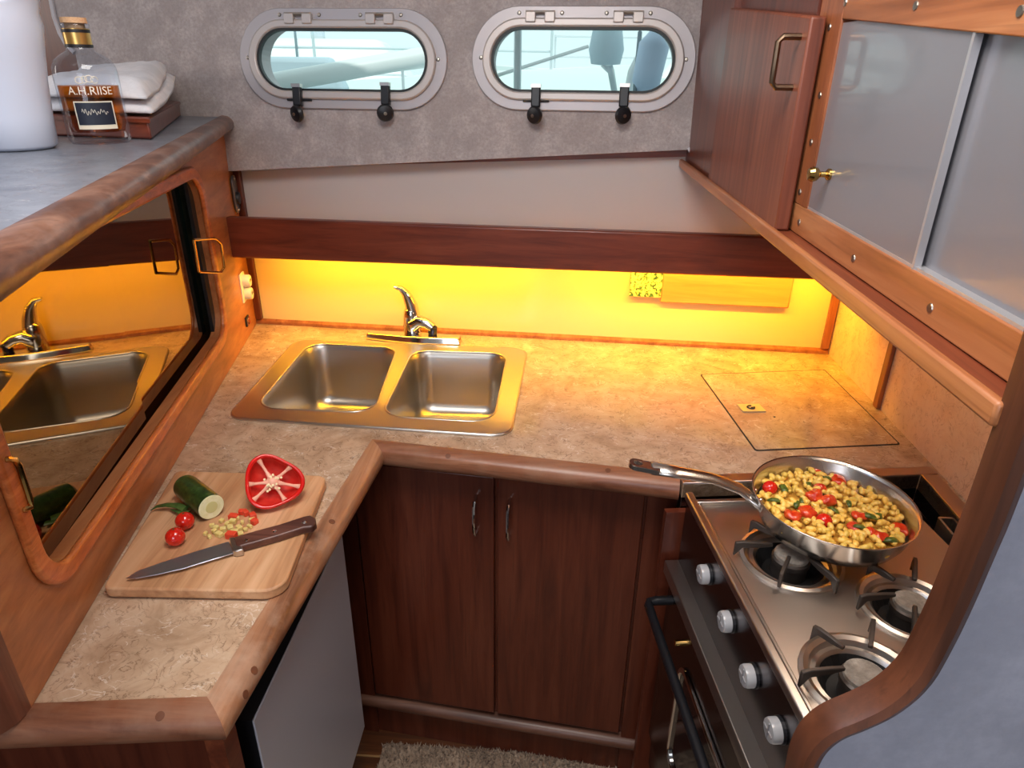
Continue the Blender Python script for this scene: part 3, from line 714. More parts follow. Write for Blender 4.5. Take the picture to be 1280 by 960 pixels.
obj('rocker', obox(B(), c + ul * .004 + nl * .003, ul * .008, UPZ * .009, nl * .002), chrome, sw)
obj('red_tab', obox(B(), c - ul * .010 + nl * .003, ul * .003, UPZ * .009, nl * .0015), tomm, sw)
c = onleft(293, 243, .002)
so_ = thing('flap_socket', 'round-cornered metal flap socket above the beam', 'socket', c - UPZ * .05)
pl_ = rpoly([(-.022, -.05), (.022, -.05), (.022, .05), (-.022, .05)], .02)
obj('cover_plate', plate(B(), pl_, [], lambda u, v, t: c + ul * u + UPZ * v + nl * t, 0, .006), plain('socket_metal', rgb(120, 116, 116), metal=.8, rough=.35), so_, bevel=.002)
obj('flap', lathe(B(), [(.017, .006), (.016, .012), (0, .013)], c - UPZ * .01, 18, nl), blackm, so_, smooth=True)
for s in (-1, 1): obj('screw', lathe(B(), [(.004, .006), (.003, .008), (0, .008)], c + UPZ * .04 * s, 8, nl), screwm, so_)

# ================================================================ base cabinet below the sink
a = PZ(475, 575, -.045); b_ = PZ(850, 615, -.045); dd = (b_ - a).normalized(); dn = V((dd.y, -dd.x, 0))  # dn faces the camera
P0 = a + V((0, .03, 0))
def d2(x, y):
    p = PP(x, y, P0, dn) - P0; return V((p.dot(dd), p.z + P0.z))
def d3(s, z, t=0.0):
    p = P0 + dd * s + dn * t; return V((p.x, p.y, z))
bc = thing('sink_cabinet', 'dark mahogany cupboard with two doors under the sink', 'cabinet', d3(.3, FLOOR))
Lc = .615
ztop, zbot = -.078, -.778
obj('carcass', hexa(B(), [d3(s, z, t) for z in (FLOOR + .001, -.20) for s, t in ((-.14, -.018), (Lc, -.018), (Lc, -.40), (-.14, -.40))]), mahog, bc)
obj('top_rail', hexa(B(), [d3(s, z, t) for z in (-.199, -.03) for s, t in ((-.14, -.018), (Lc, -.018), (Lc, -.026), (-.14, -.026))]), mahog, bc)
s_l, s_m, s_r = -.075, d2(619.5, 750).x, d2(790, 766).x
def door(s0, s1, hs, lab):
    d = obj('door', hexa(B(), [d3(s, z, t) for z in (zbot, ztop) for s, t in ((s0, 0.0), (s1, 0.0), (s1, -.017), (s0, -.017))]), mahog, bc, bevel=.002)
    z0, z1 = d2(*hs[0]).y, d2(*hs[1]).y; s = d2(*hs[0]).x
    obj('handle', tube(B(), [d3(s, z1, 0), d3(s, z1 - .004, .018), d3(s, z1 - .018, .026), d3(s, (z0 + z1) / 2, .028), d3(s, z0 + .018, .026), d3(s, z0 + .004, .018), d3(s, z0, 0)], .0038, 8), chrome, d, smooth=True)
door(s_l, s_m - .004, ((596, 664), (600, 620)), '')
door(s_m + .004, s_r, ((637, 670), (640, 624)), '')
obj('stile', hexa(B(), [d3(s, z, t) for z in (FLOOR + .001, -.05) for s, t in ((s_r + .006, -.002), (Lc, -.002), (Lc, -.017), (s_r + .006, -.017))]), mahog, bc)
obj('stile', hexa(B(), [d3(s, z, t) for z in (FLOOR + .001, -.05) for s, t in ((-.14, -.004), (s_l - .004, -.004), (s_l - .004, -.017), (-.14, -.017))]), mahog, bc)
obj('kick_rail', mitre(B(), bullnose(.03, -.792, -.826, 8), d3(-.16, 0, -.017), d3(Lc - .02, 0, -.017), dn, dd, dd), kicky, bc, smooth=True, angle=50)
obj('toe_board', hexa(B(), [d3(s, z, t) for z in (FLOOR + .001, -.83) for s, t in ((-.14, -.012), (s_r, -.012), (s_r, -.017), (-.14, -.017))]), mahog, bc)

# ================================================================ refrigerator under the left counter
XF = -.40
fr = thing('refrigerator', 'white-fronted refrigerator with black frame under the counter', 'refrigerator', V((XF - .15, .85, FLOOR)))
fy0, fy1 = .648, 1.079; fz0, fz1 = -.70, -.145
obj('door_panel', box(B(), (XF - .003, fy0, fz0), (XF, fy1, fz1)), whitepan, fr, bevel=.001)
obj('door_frame', box(B(), (XF - .06, fy0 + .0005, fz0 - .006), (XF - .0032, fy1 + .004, fz1 - .0005)), blackm, fr)
obj('body', box(B(), (XF - .40, fy0 + .0, fz0 - .02), (XF - .062, fy1 + .01, -.035)), blackm, fr)
obj('plinth', box(B(), (XF - .40, fy0 + .02, FLOOR + .001), (XF - .12, fy1, fz0 - .021)), mahog, fr)
bm = B(); box(bm, (-1.05, .585, FLOOR + .001), (-.432, .610, -.047)); pn_ = thing('end_panel', 'mahogany end panel under the counter edge, beside the refrigerator', 'panel', V((-.7, .6, FLOOR)))
obj('board', bm, mahog, pn_)
obj('post', box(B(), (-.431, .580, FLOOR + .001), (-.405, .612, -.047)), mahogy, pn_)
bm = B(); box(bm, (-1.3, .611, FLOOR + .001), (-.805, 1.6, -.047)); obj('side_board', bm, mahog, pn_)

# ================================================================ stove
A0 = PZ(859, 617, 0.0); A1 = PZ(999, 885, 0.0)
e1 = (A1 - A0).normalized(); e2 = V((-e1.y, e1.x, 0))
if e2.x < 0: e2 = -e2
SL = (A0.y - .455) / -e1.y
def st(u, v, z): p = A0 + e1 * u + e2 * v; return V((p.x, p.y, z))   # u along the front towards the camera, v depth
def st2(x, y, z): p = PZ(x, y, z) - A0; return V((p.dot(e1), p.dot(e2)))
ZC = -.015; SD = .40
sv = thing('gas_stove', 'stainless steel three-burner gas stove with oven', 'stove', st(SL / 2, .2, FLOOR))
bpx = [(990, 692), (1140, 752), (1082, 843)]
bc2 = [st2(x, y, ZC + .012) for x, y in bpx]; BRD = [.080, .074, .080]
circ = lambda c, r, n=28: [V((c.x + r * math.cos(2 * math.pi * k / n), c.y + r * math.sin(2 * math.pi * k / n))) for k in range(n)]
bm = plate(B(), [(.014, .016), (SL, .016), (SL, SD), (.014, SD)], [circ(c, r * .86) for c, r in zip(bc2, BRD)], lambda u, v, t: st(u, v, t), ZC - .004, ZC)
obj('cooktop', bm, topst, sv)
obj('front_rail', hexa(B(), [st(u, v, z) for z in (-.012, .004) for u, v in ((0, -.004), (SL, -.004), (SL, .010), (0, .010))]), steel, sv, bevel=.003)
obj('front_rail', hexa(B(), [st(u, v, z) for z in (ZC, ZC + .006) for u, v in ((.01, .016), (SL, .016), (SL, .022), (.01, .022))]), steel, sv, bevel=.002)
obj('side_rail', hexa(B(), [st(u, v, z) for z in (ZC, ZC + .008) for u, v in ((.008, .014), (.018, .014), (.018, SD), (.008, SD))]), steel, sv, bevel=.002)
obj('control_panel', hexa(B(), [st(u, v, z) for z in (-.150, -.012) for u, v in ((.003, .0), (SL, .0), (SL, .012), (.003, .012))]), darkst, sv)
obj('drip_ledge', hexa(B(), [st(u, v, z) for z in (-.178, -.150) for u, v in ((-.0, -.026), (SL, -.026), (SL, .012), (-.0, .012))]), steel, sv, bevel=.002)
obj('body', hexa(B(), [st(u, v, z) for z in (-.72, ZC - .045) for u, v in ((.006, .014), (SL, .014), (SL, SD), (.006, SD))]), darkst, sv)
od = obj('oven_door', hexa(B(), [st(u, v, z) for z in (-.62, -.18) for u, v in ((.006, -.014), (SL, -.014), (SL, .013), (.006, .013))]), ovenst, sv, bevel=.003)
obj('bottom_skirt', hexa(B(), [st(u, v, z) for z in (-.72, -.625) for u, v in ((.006, -.004), (SL, -.004), (SL, .013), (.006, .013))]), darkst, sv)
obj('plinth', hexa(B(), [st(u, v, z) for z in (FLOOR + .001, -.721) for u, v in ((.02, .05), (SL, .05), (SL, SD), (.02, SD))]), darkvoid, sv)
# oven handle and window trim
zh = -.218
bm = tube(B(), [st(.035, -.012, zh), st(.035, -.046, zh), st(.038, -.058, zh), st(.046, -.062, zh), st(SL - .03, -.062, zh), st(SL - .02, -.05, zh), st(SL - .02, -.012, zh)], [.009, .009, .0085, .0085, .0085, .0085, .008], 12)
obj('handle', bm, blackp, od, smooth=True)
def od3(u, v, t): return st(u, t, v)
wo = rpoly([(.13, -.52), (SL - .05, -.52), (SL - .05, -.27), (.13, -.27)], .03, 6); wi = rpoly([(.14, -.51), (SL - .06, -.51), (SL - .06, -.28), (.14, -.28)], .024, 6)
obj('window_trim', plate(B(), wo, [wi], od3, -.022, -.013), chrome, od, bevel=.003)
obj('oven_window', plate(B(), wi, [], od3, -.016, -.0135), plain('oven_glass', rgb(28, 24, 26), rough=.06), od)
obj('door_latch', lathe(B(), [(.006, 0), (.006, .012), (0, .014)], st(.11, -.014, -.25), 12, -e2), brass, od, smooth=True)
for px, py in ((876, 718), (903, 777), (931, 845), (963, 913)):
    p = PP(px, py, st(0, -.014, 0), e2); c = p + e2 * ((st(0, 0, 0) - p).dot(e2))
    c = V((c.x, c.y, p.z))
    kb = obj('knob', lathe(B(), [(.0165, .003), (.0165, .013), (.0152, .0165), (.012, .0172), (.0, .0165)], c, 26, -e2), knobm, sv, smooth=True)
    obj('knob_collar', lathe(B(), [(.0178, 0), (.0178, .0042), (.0, .0045)], c, 26, -e2), blackm, kb)
    obj('pointer', obox(B(), c - e2 * .0172, e1 * .0012, UPZ * .012, e2 * .0012), plain('pointer_grey', rgb(150, 148, 150), rough=.4), kb)
    obj('pointer', obox(B(), c - e2 * .0172, e1 * .012, UPZ * .0012, e2 * .0012), MATS['pointer_grey'], kb)
# burners
for i, (c, r) in enumerate(zip(bc2, BRD)):
    o3 = st(c.x, c.y, ZC)
    bn = obj('burner', lathe(B(), [(r * 1.0, .0003), (r * 1.0, .004), (r * .93, .006), (r * .85, .003), (r * .80, -.004), (r * .72, -.003), (r * .66, -.008), (r * .5, -.028), (0, -.03)], o3, 32), steel, sv, smooth=True)
    obj('well', lathe(B(), [(r * .66, -.0072), (r * .50, -.0272), (0, -.0290)], o3, 28), soot, bn)
    obj('burner_head', lathe(B(), [(r * .34, -.027), (r * .34, -.006), (r * .37, -.004), (r * .37, .004), (r * .32, .007)], o3, 28, close=True), iron, bn, smooth=True)
    obj('burner_cap', lathe(B(), [(r * .33, .0065), (r * .33, .012), (r * .29, .0145), (0, .0155)], o3, 28), capm, bn, smooth=True)
    ends = [[(917, 681), (1050, 732), (976, 722), (1040, 668), (950, 660)], [(1070, 749), (1090, 709), (1143, 697), (1143, 797), (1190, 740)], [(1000, 844), (1023, 790), (1091, 777), (1130, 833), (1085, 880)]][i]
    for ex in ends:
        q = st2(ex[0], ex[1], ZC + .026); dv = (q - c).normalized(); dv3 = (e1 * dv.x + e2 * dv.y); sd = V((-dv3.y, dv3.x, 0))
        ln_ = max(r * .98, min((q - c).length, r * 1.16)); p0 = o3 + dv3 * r * .42; p1 = o3 + dv3 * ln_
        b2 = B(); rg = []
        for p, z0, z1 in [(p0, .026, .031), (p0.lerp(p1, .35), .023, .033), (p0.lerp(p1, .8), .022, .034), (p1, .006, .032)]:
            rg.append([b2.verts.new(p + sd * s * .003 + UPZ * z) for s, z in ((-1, z0), (1, z0), (1, z1), (-1, z1))])
        for x_, y_ in zip(rg, rg[1:]):
            for k in range(4): b2.faces.new((x_[k], x_[(k + 1) % 4], y_[(k + 1) % 4], y_[k]))
        b2.faces.new(rg[0][::-1]); b2.faces.new(rg[-1]); obj('grate_arm', b2, iron, bn, bevel=.001, bseg=1)
# steel surround and recess in the counter
su = thing('stove_surround', 'steel surround framing the stove recess in the counter', 'surround', V((.6, 1.1, -.05)))
qa, qb, qc = cut[0], cut[1], cut[2]
def strip(p, q, side, w, z0, z1, mt, nm): obj(nm, hexa(B(), [V((a_.x, a_.y, z)) + side * o for z in (z0, z1) for a_, o in ((p, 0), (q, 0), (q, w), (p, w))]), mt, su, bevel=.001, bseg=1)
dA = (qb - qa).normalized(); nA2 = V((-dA.y, dA.x, 0))
surm = steelm('surround_steel', rgb(190, 170, 158), .38, 'x', .08)
strip(qa, qb + dA * .035, nA2, .026, .0008, .004, surm, 'flange')
strip(qb, qc, V((1, 0, 0)), .032, .0012, .0044, surm, 'flange')
strip(qa, qb, nA2, .003, -.06, .0008, darkst, 'recess_wall')
strip(qb, qc, V((1, 0, 0)), .003, -.06, .0008, darkst, 'recess_wall')
obj('recess_floor', prism(B(), [xy(qa), xy(qb), xy(qc), xy(st(SL, SD + .004, 0)), xy(st(.003, SD + .004, 0)), xy(st(.003, .02, 0))], -.064, -.060), darkst, su)
p = PZ(1192, 663, -.01); obj('bracket', plate(B(), rpoly([(p.x - .014, p.y - .03), (p.x + .014, p.y - .03), (p.x + .014, p.y + .03), (p.x - .014, p.y + .03)], .004), [rpoly([(p.x - .010, p.y - .026), (p.x + .010, p.y - .026), (p.x + .010, p.y + .026), (p.x - .010, p.y + .026)], .003)], lambda u, v, t: V((u, v, t)), -.06, -.004), steel, su)
# wooden side board at the far end of the stove
bm = B(); q0 = d3(Lc + .001, 0, -.02); 
hexa(bm, [V((p.x, p.y, z)) for z in (FLOOR + .001, -.05) for p in (st(-.012, -.03, 0), st(-.012, .30, 0), st(-.026, .30, 0), st(-.026, -.03, 0))])
tag(obj('stove_side_board', bm, mahog), 'mahogany side board between the sink cupboard and the stove', 'panel')

# ================================================================ upper cabinet on the right
XL, XR = .304, .335
YN, YFa = .445, 1.79
uc = thing('upper_cabinet', 'varnished wall cupboard with sliding grey panels above the stove', 'cabinet', V((.5, 1.1, .48)))
zl = .497
obj('lip', box(B(), (XL, .432, .478), (XL + .010, YFa, zl)), teaky, uc, bevel=.003)
obj('ledge', box(B(), (XL + .010, YN, .478), (WALLX - .002, YFa, zl - .004)), mahogy, uc)
ZP0, ZP1 = .532, .748; ZTOP = 1.02
yd0, yd1 = 1.030, 1.462           # mahogany door
ys = .948                         # sliding opening far end
obj('bottom_rail', box(B(), (XR, .434, zl - .003), (XR + .018, yd0 + .0, ZP0)), teaky, uc, bevel=.0015)
obj('stile', box(B(), (XR, ys, ZP0), (XR + .018, yd0 + .0, ZTOP)), teakz, uc, bevel=.0015)
zt = lambda y: .672 + .0885 * y
obj('top_rail', hexa(B(), [V((x, y, zt(y) + dz)) for dz in (0, .09) for x, y in ((XR, YN), (XR + .018, YN), (XR + .018, ys), (XR, ys))]), teaky, uc, bevel=.0015)
obj('upper_board', box(B(), (XR + .0185, YN, ZP1 + .012), (XR + .03, ys, ZTOP)), mahogy, uc)
obj('face_board', box(B(), (XR - .003, yd0 + .002, zl - .003), (XR + .02, YFa - .0, ZTOP)), mahog, uc)
obj('far_board', box(B(), (XR - .016, yd1 + .003, zl - .003), (XR - .002, YFa - .0, ZTOP)), mahog, uc)
obj('top_board', box(B(), (XR + .02, YN, ZTOP - .02), (WALLX - .002, YFa, ZTOP)), mahogy, uc)
obj('back_liner', box(B(), (XR + .06, YN, zl), (XR + .07, YFa, ZTOP - .02)), darkvoid, uc)
dr = obj('door', hexa(B(), [V((x, y, z if z < .6 else zt(y) + .002)) for z in (zl - .003, .8) for x, y in ((XR - .024, .986), (XR - .004, .986), (XR - .004, yd1), (XR - .024, yd1))]), doorw, uc, bevel=.003)
h0, h1 = PX(968, 109, XR - .045), PX(972, 47, XR - .045); hy = PX(998, 46, XR - .03)
hyv = PX(996, 78, XR - .024).y
zt_, zb_ = h1.z, h0.z
obj('handle', tube(B(), [(XR - .024, hyv, zt_), (XR - .046, hyv, zt_), (XR - .052, hyv, zt_ - .006), (XR - .052, hyv, zb_ + .006), (XR - .046, hyv, zb_), (XR - .024, hyv, zb_)], .0042, 8), bronze, dr, smooth=True)
ym = PX(1180, 190, XR).y
p1 = obj('sliding_panel', box(B(), (XR + .003, ym + .006, ZP0 - .004), (XR + .007, ys + .004, ZP1 + .004)), acr, uc)
obj('edge_strip', box(B(), (XR + .001, ym + .002, ZP0 - .002), (XR + .008, ym + .006, ZP1 + .004)), acr_edge, p1)
kp = PX(1020, 217, XR - .012)
kb = obj('knob', lathe(B(), [(.007, 0), (.007, .003), (.0035, .006), (.0035, .012), (.008, .016), (.0095, .021), (.007, .026), (0, .028)], V((XR + .003, kp.y - .006, kp.z)), 16, V((-1, 0, 0))), brass, p1, smooth=True)
p2 = obj('sliding_panel', box(B(), (XR + .012, YN, ZP0 - .004), (XR + .016, ym + .03, ZP1 + .004)), acr, uc)
obj('sliding_track', box(B(), (XR + .0025, YN, ZP0 - .0005), (XR + .017, ys, ZP0 + .003)), acr_edge, uc)
for px, py in ((1037, 34), (1025, 119), (1014, 178), (1000, 240), (999, 278), (1067, 323), (1163, 385), (1057, 3), (1145, 7), (1276, 14)):
    p = PX(px, py, XR); obj('screw', lathe(B(), [(.0045, 0), (.004, .0012), (0, .0014)], V((XR, p.y, p.z)), 10, V((-1, 0, 0))), screwm, uc)

# added fill lamp under the cupboard, brightens the wall beside the stove
ul_ = thing('cupboard_fill_lamp', 'added flat warm fill lamp under the wall cupboard above the stove', 'lamp', V((.46, .86, .466)))
obj('housing', box(B(), (.40, .71, .4705), (.52, 1.01, .4775)), whitepl, ul_, bevel=.002)
l = bpy.data.lights.new('cupboard_fill', 'AREA'); l.shape = 'RECTANGLE'; l.size = .10; l.size_y = .28; l.energy = 1.7; l.color = (1.0, .80, .62)
o = bpy.data.objects.new('cupboard_fill', l); COL.objects.link(o); o.parent = ul_; o.location = (0, 0, .003); o.rotation_euler = (0, R(18), 0)

# ================================================================ near partition with curved wooden edge
YPt = .42
inn = [(1322, 340), (1271, 491), (1215, 640), (1202, 668), (1170, 750), (1147, 804), (1128, 838), (1092, 866), (1053, 885), (1022, 899), (1003, 918), (991, 941), (985, 962), (972, 1040), (960, 1140)]
out = [(1366, 345), (1316, 500), (1266, 640), (1252, 675), (1219, 750), (1190, 804), (1165, 849), (1129, 884), (1092, 902), (1061, 911), (1038, 926), (1027, 943), (1020, 965), (1005, 1045), (992, 1150)]
def smoothl(ps, n=2):
    for _ in range(n):
        q = [ps[0]]
        for a_, b2 in zip(ps, ps[1:]): q += [a_.lerp(b2, .25), a_.lerp(b2, .75)]
        q.append(ps[-1]); ps = q
    return ps
mid_ = [((a_[0] + b2[0]) / 2, (a_[1] + b2[1]) / 2) for a_, b2 in zip(inn, out)]
C2 = smoothl([V((PY(x, y, YPt).x, PY(x, y, YPt).z)) for x, y in mid_]); WT = .0085
C2 = [V((C2[0].x, CEIL - .002)), V((C2[0].x, C2[0].y + .1))] + C2
I2, O2 = [], []
for i in range(len(C2)):
    t_ = (C2[min(i + 1, len(C2) - 1)] - C2[max(i - 1, 0)]).normalized(); nn = V((t_.y, -t_.x))
    I2.append(C2[i] + nn * WT); O2.append(C2[i] - nn * WT)
pt = thing('wall_partition', 'blue-grey vinyl partition with S-curved wooden edge beside the stove', 'wall', V((.8, YPt, FLOOR)), kind='structure')
bm = B(); n = len(I2); rg = []
# wooden edge: rounded band
for i in range(n):
    a_, b2 = I2[i], O2[i]; w = (b2 - a_)
    prof = [(0.0, -.004), (.0, -.026), (.12, -.031), (.5, -.034), (.86, -.031), (1.0, -.026), (1.0, -.004), (.5, .0)]
    rg.append([bm.verts.new(V((a_.x + w.x * s, YPt + t + .02, a_.y + w.y * s))) for s, t in prof])
for x_, y_ in zip(rg, rg[1:]):
    k = len(x_)
    for q in range(k): bm.faces.new((x_[q], x_[(q + 1) % k], y_[(q + 1) % k], y_[q]))
bm.faces.new(rg[0][::-1]); bm.faces.new(rg[-1])
obj('wooden_edge', bm, trimw, pt, smooth=True, angle=40)
outl = [V((O2[i].x - .002, O2[i].y)) for i in range(0, n, 2)]
top_ = outl[0]; outl = [V((top_.x + .08, CEIL - .001))] + outl + [V((outl[-1].x, FLOOR + .001)), V((1.5, FLOOR + .001)), V((1.5, CEIL - .001))]
obj('vinyl_panel', plate(B(), outl, [], lambda u, v, t: V((u, t, v)), YPt, YPt + .012), bluewall, pt)

# ================================================================ cutting board and what lies on it
ZBd = .020
bq = [PZ(127, 735, ZBd), PZ(353, 739, ZBd), PZ(409, 594, ZBd), PZ(220, 588, ZBd)]
cb = tag(obj('cutting_board', prism(B(), rpoly([xy(p) for p in bq], [.014, .03, .02, .01], 6), .0027, ZBd), boardw, bevel=.003, bseg=2), 'wooden cutting board on the counter beside the mirror doors', 'cutting board')
# bell pepper half
pcn = PZ(341, 602, ZBd + .046); fn = (CAM - pcn).normalized(); fn = (fn + UPZ * .10).normalized(); fs, fu = frame_from(fn); fs = -fs
fs = fu.cross(fn).normalized()
def pr_(th): return .0465 * (1 + .09 * math.cos(3 * th + .6) + .04 * math.cos(2 * th + 1.0))
def pp3(th, k, t): r = pr_(th) * k; return pcn + (fs * math.cos(th) + fu * math.sin(th)) * r + fn * t
pep = thing('bell_pepper', 'halved red bell pepper showing its white ribs and seeds, on the cutting board', 'pepper', pcn - UPZ * .046)
bm = B(); N = 48; rings = []
for k, t in ((.0, -.040), (.45, -.042), (.78, -.034), (.95, -.018), (1.0, -.004), (.985, .001), (.94, .003), (.87, .001), (.84, -.004)):
    rings.append([bm.verts.new(pp3(2 * math.pi * j / N, max(k, .02), t)) for j in range(N)])
for x_, y_ in zip(rings, rings[1:]):
    for j in range(N): bm.faces.new((x_[j], x_[(j + 1) % N], y_[(j + 1) % N], y_[j]))
bm.faces.new(rings[0][::-1]); obj('skin', bm, pepm, pep, smooth='all')
bm = B(); rings = []
for k, t in ((.86, -.003), (.78, -.016), (.5, -.026), (.02, -.028)): rings.append([bm.verts.new(pp3(2 * math.pi * j / N, k, t)) for j in range(N)])
for x_, y_ in zip(rings, rings[1:]):
    for j in range(N): bm.faces.new((x_[j], x_[(j + 1) % N], y_[(j + 1) % N], y_[j]))
obj('cavity', bm, pepin, pep, smooth='all')
for th in (.55, 1.95, 3.05, 3.75, 5.1, 5.9):
    bm = tube(B(), [pp3(th, .16, -.006), pp3(th, .4, -.007), pp3(th, .65, -.008), pp3(th, .88, -.004)], [.0045, .0025, .0025, .005], 8); obj('rib', bm, pepmem, pep, smooth=True)
bm = B(); lathe(bm, [(.012, -.018), (.011, -.006), (.006, .0), (0, .002)], pcn, 12, fn); obj('core', bm, pepmem, pep, smooth=True)
for j in range(26):
    th = random.uniform(0, 6.28); k = random.uniform(.05, .36)
    bm = lathe(B(), [(0, 0), (.0022, .0008), (.0, .0018)], pp3(th, k, random.uniform(-.006, .001)), 6, fn); obj('seed', bm, seedm, pep, smooth=True)
# courgette
za = PZ(262, 632, ZBd + .022); zb2 = PZ(236, 611, ZBd + .022); zd = (za - zb2).normalized(); zr = .0215
zt = thing('courgette', 'cut piece of dark green courgette on the cutting board', 'courgette', (za + zb2) / 2 - UPZ * .022)
fa = za + zd * .006; bb = zb2 - zd * .02
L_ = (fa - bb).length
obj('skin', lathe(B(), [(0, 0), (zr * .6, .001), (zr * .93, .006), (zr * 1.0, .014), (zr * 1.0, L_ - .001), (zr * .99, L_)], bb, 28, zd), zskin, zt, smooth=True)
fc = obj('cut_face', lathe(B(), [(zr * .99, L_), (zr * .95, L_ + .0006), (0, L_ + .0008)], bb, 28, zd), zflesh, zt)
obj('core', lathe(B(), [(zr * .5, L_ + .0004), (zr * .45, L_ + .0012), (0, L_ + .0013)], bb, 20, zd), zseed, zt)
# green leaf tops
lv = [PZ(x, y, ZBd + z) for x, y, z in ((232, 636, .010), (222, 632, .012), (208, 631, .012), (196, 633, .009), (188, 638, .005))]
tag(obj('spring_onion_top', tube(B(), lv, [.007, .0065, .005, .0035, .001], 8, flat=.55), leafm, smooth=True), 'green onion top lying beside the courgette', 'onion')
lv = [PZ(x, y, ZBd + z) for x, y, z in ((236, 641, .007), (226, 640, .008), (213, 637, .006))]
tag(obj('leaf_scrap', tube(B(), lv, [.006, .005, .001], 8, flat=.4), leafm, smooth=True), 'short dark leaf scrap under the onion top', 'leaf')
def sphere(bm, c, r, sq=1.0, u=14, v=9):
    m = bmesh.ops.create_uvsphere(bm, u_segments=u, v_segments=v, radius=r)
    for q in m['verts']: q.co = V(c) + V((q.co.x, q.co.y, q.co.z * sq))
    return bm
for (x, y), lab in (((231, 651), 'cherry tomato touching the courgette'), ((219, 671), 'cherry tomato beside the knife blade')):
    r = .0148; p = PZ(x, y, ZBd + r); t = thing('cherry_tomato', lab, 'tomato', p - UPZ * r, 'whole cherry tomatoes on the board')
    obj('flesh', sphere(B(), p, r, .97, 20, 12), tomm, t, smooth='all'); obj('stem_scar', lathe(B(), [(.002, 0), (0, .0006)], p + UPZ * r * .965, 6), leafm, t)
# diced bits
bits = [(257, 667), (262, 671), (268, 664), (274, 668), (270, 660), (279, 662), (284, 655), (277, 651), (288, 660), (293, 665), (299, 660), (303, 653), (296, 648), (307, 662), (312, 658), (283, 668), (291, 652), (265, 657), (301, 668), (315, 650)]
reds = [(292, 646), (318, 652), (307, 641), (289, 669), (316, 645), (302, 640)]
def dice(px, mt, name, lab, grp, s):
    p = PZ(px[0], px[1], ZBd + s * .5); a = random.uniform(0, 3.1)
    ex = V((math.cos(a), math.sin(a), 0)); ey = V((-math.sin(a), math.cos(a), 0))
    o = obj(name, obox(B(), p + UPZ * .0002, ex * s * random.uniform(.5, .85), ey * s * random.uniform(.4, .6), UPZ * s * .5), mt, bevel=.001)
    tag(o, lab, 'vegetable', grp)
for px in bits: dice(px, cutyel, 'diced_courgette', 'tiny pale yellow dice scattered by the knife handle', 'pale vegetable dice on the board', random.uniform(.006, .0085))
for px in reds: dice(px, cutred, 'diced_pepper', 'tiny red pepper dice among the pale dice on the board', 'red pepper dice on the board', random.uniform(.008, .0105))
# knife
zk = ZBd + .006
kn = thing('kitchen_knife', 'kitchen knife with riveted dark wooden handle on the cutting board', 'knife', PZ(280, 690, ZBd))
bl = [(157, 723.5), (172, 714), (200, 704), (240, 691), (286, 677), (292, 692), (262, 701), (230, 711), (195, 719), (172, 723)]
obj('blade', plate(B(), [xy(PZ(x, y, zk)) for x, y in bl], [], lambda u, v, t: V((u, v, t)), zk - .0008, zk + .0008), blade, kn, bevel=.0006, bseg=1)
hd = [(293, 676), (320, 668), (350, 660), (380, 650), (389, 648), (395, 652), (396, 658), (391, 663), (380, 664), (350, 674), (322, 682), (300, 688), (296, 686)]
obj('handle', plate(B(), [xy(PZ(x, y, zk)) for x, y in hd], [], lambda u, v, t: V((u, v, t)), ZBd + .0006, zk + .008), handlew, kn, bevel=.003, bseg=3)
bs_ = [(287, 676), (294, 675), (303, 686), (305, 691), (296, 693), (291, 692)]
obj('bolster', plate(B(), [xy(PZ(x, y, zk)) for x, y in bs_], [], lambda u, v, t: V((u, v, t)), ZBd + .0008, zk + .0065), steel, kn, bevel=.0015)
for x, y in ((308, 675), (343, 664), (380, 653)): obj('rivet', lathe(B(), [(.0035, 0), (.003, .0006), (0, .0008)], PZ(x, y, zk + .008), 12), chrome, kn)

# ================================================================ frying pan with pasta
pa, pb = -.05, .05
pn3 = V((-pa * .4, -pb * .4, 1)).normalized()
ZR = .072
pr0 = V((.468, .952, ZR)); RP = .1255; PH = .052
pbase = pr0 - pn3 * PH
pan = thing('frying_pan', 'stainless steel frying pan full of pasta on the stove', 'frying pan', pbase)
obj('body', lathe(B(), [(0, 0), (RP * .80, 0), (RP * .86, .003), (RP * .93, .02), (RP * .985, .045), (RP * 1.012, PH - .001), (RP * 1.015, PH + .001), (RP * .995, PH), (RP * .965, .045), (RP * .91, .02), (RP * .84, .0065), (RP * .78, .0045), (0, .0045)], pbase, 64, pn3), panst, pan, smooth='all')
hA = PZ(951, 632, .055); hE = PZ(786, 579, .125)
hp = [PZ(958, 640, .050), PZ(943, 625, .060), PZ(925, 611, .075), PZ(890, 598, .094), PZ(850, 591, .108), PZ(815, 585, .118)]
hh_ = obj('handle', tube(B(), hp, [.010, .011, .011, .0105, .0115, .013], 12, flat=.5), panst, pan, smooth='all')
e0 = hp[-1]; eE = PZ(786, 579, .124); ed = (eE - e0).normalized(); es = ed.cross(UPZ).normalized(); eu = es.cross(ed)
Ln = (eE - e0).length
def e3(u, v, t): return e0 + ed * u + es * v + eu * t
obj('handle_loop', plate(B(), rpoly([(-.012, -.0115), (Ln, -.013), (Ln, .013), (-.012, .0115)], [.003, .012, .012, .003], 6), [rpoly([(Ln * .42, -.006), (Ln - .007, -.006), (Ln - .007, .006), (Ln * .42, .006)], .0055, 5)], e3, -.004, .004), panst, hh_, bevel=.002)
for x, y in ((944, 613), (951, 625)): obj('rivet', sphere(B(), PZ(x, y, ZR - .012), .004, 1, 8, 6), panst, pan, smooth='all')
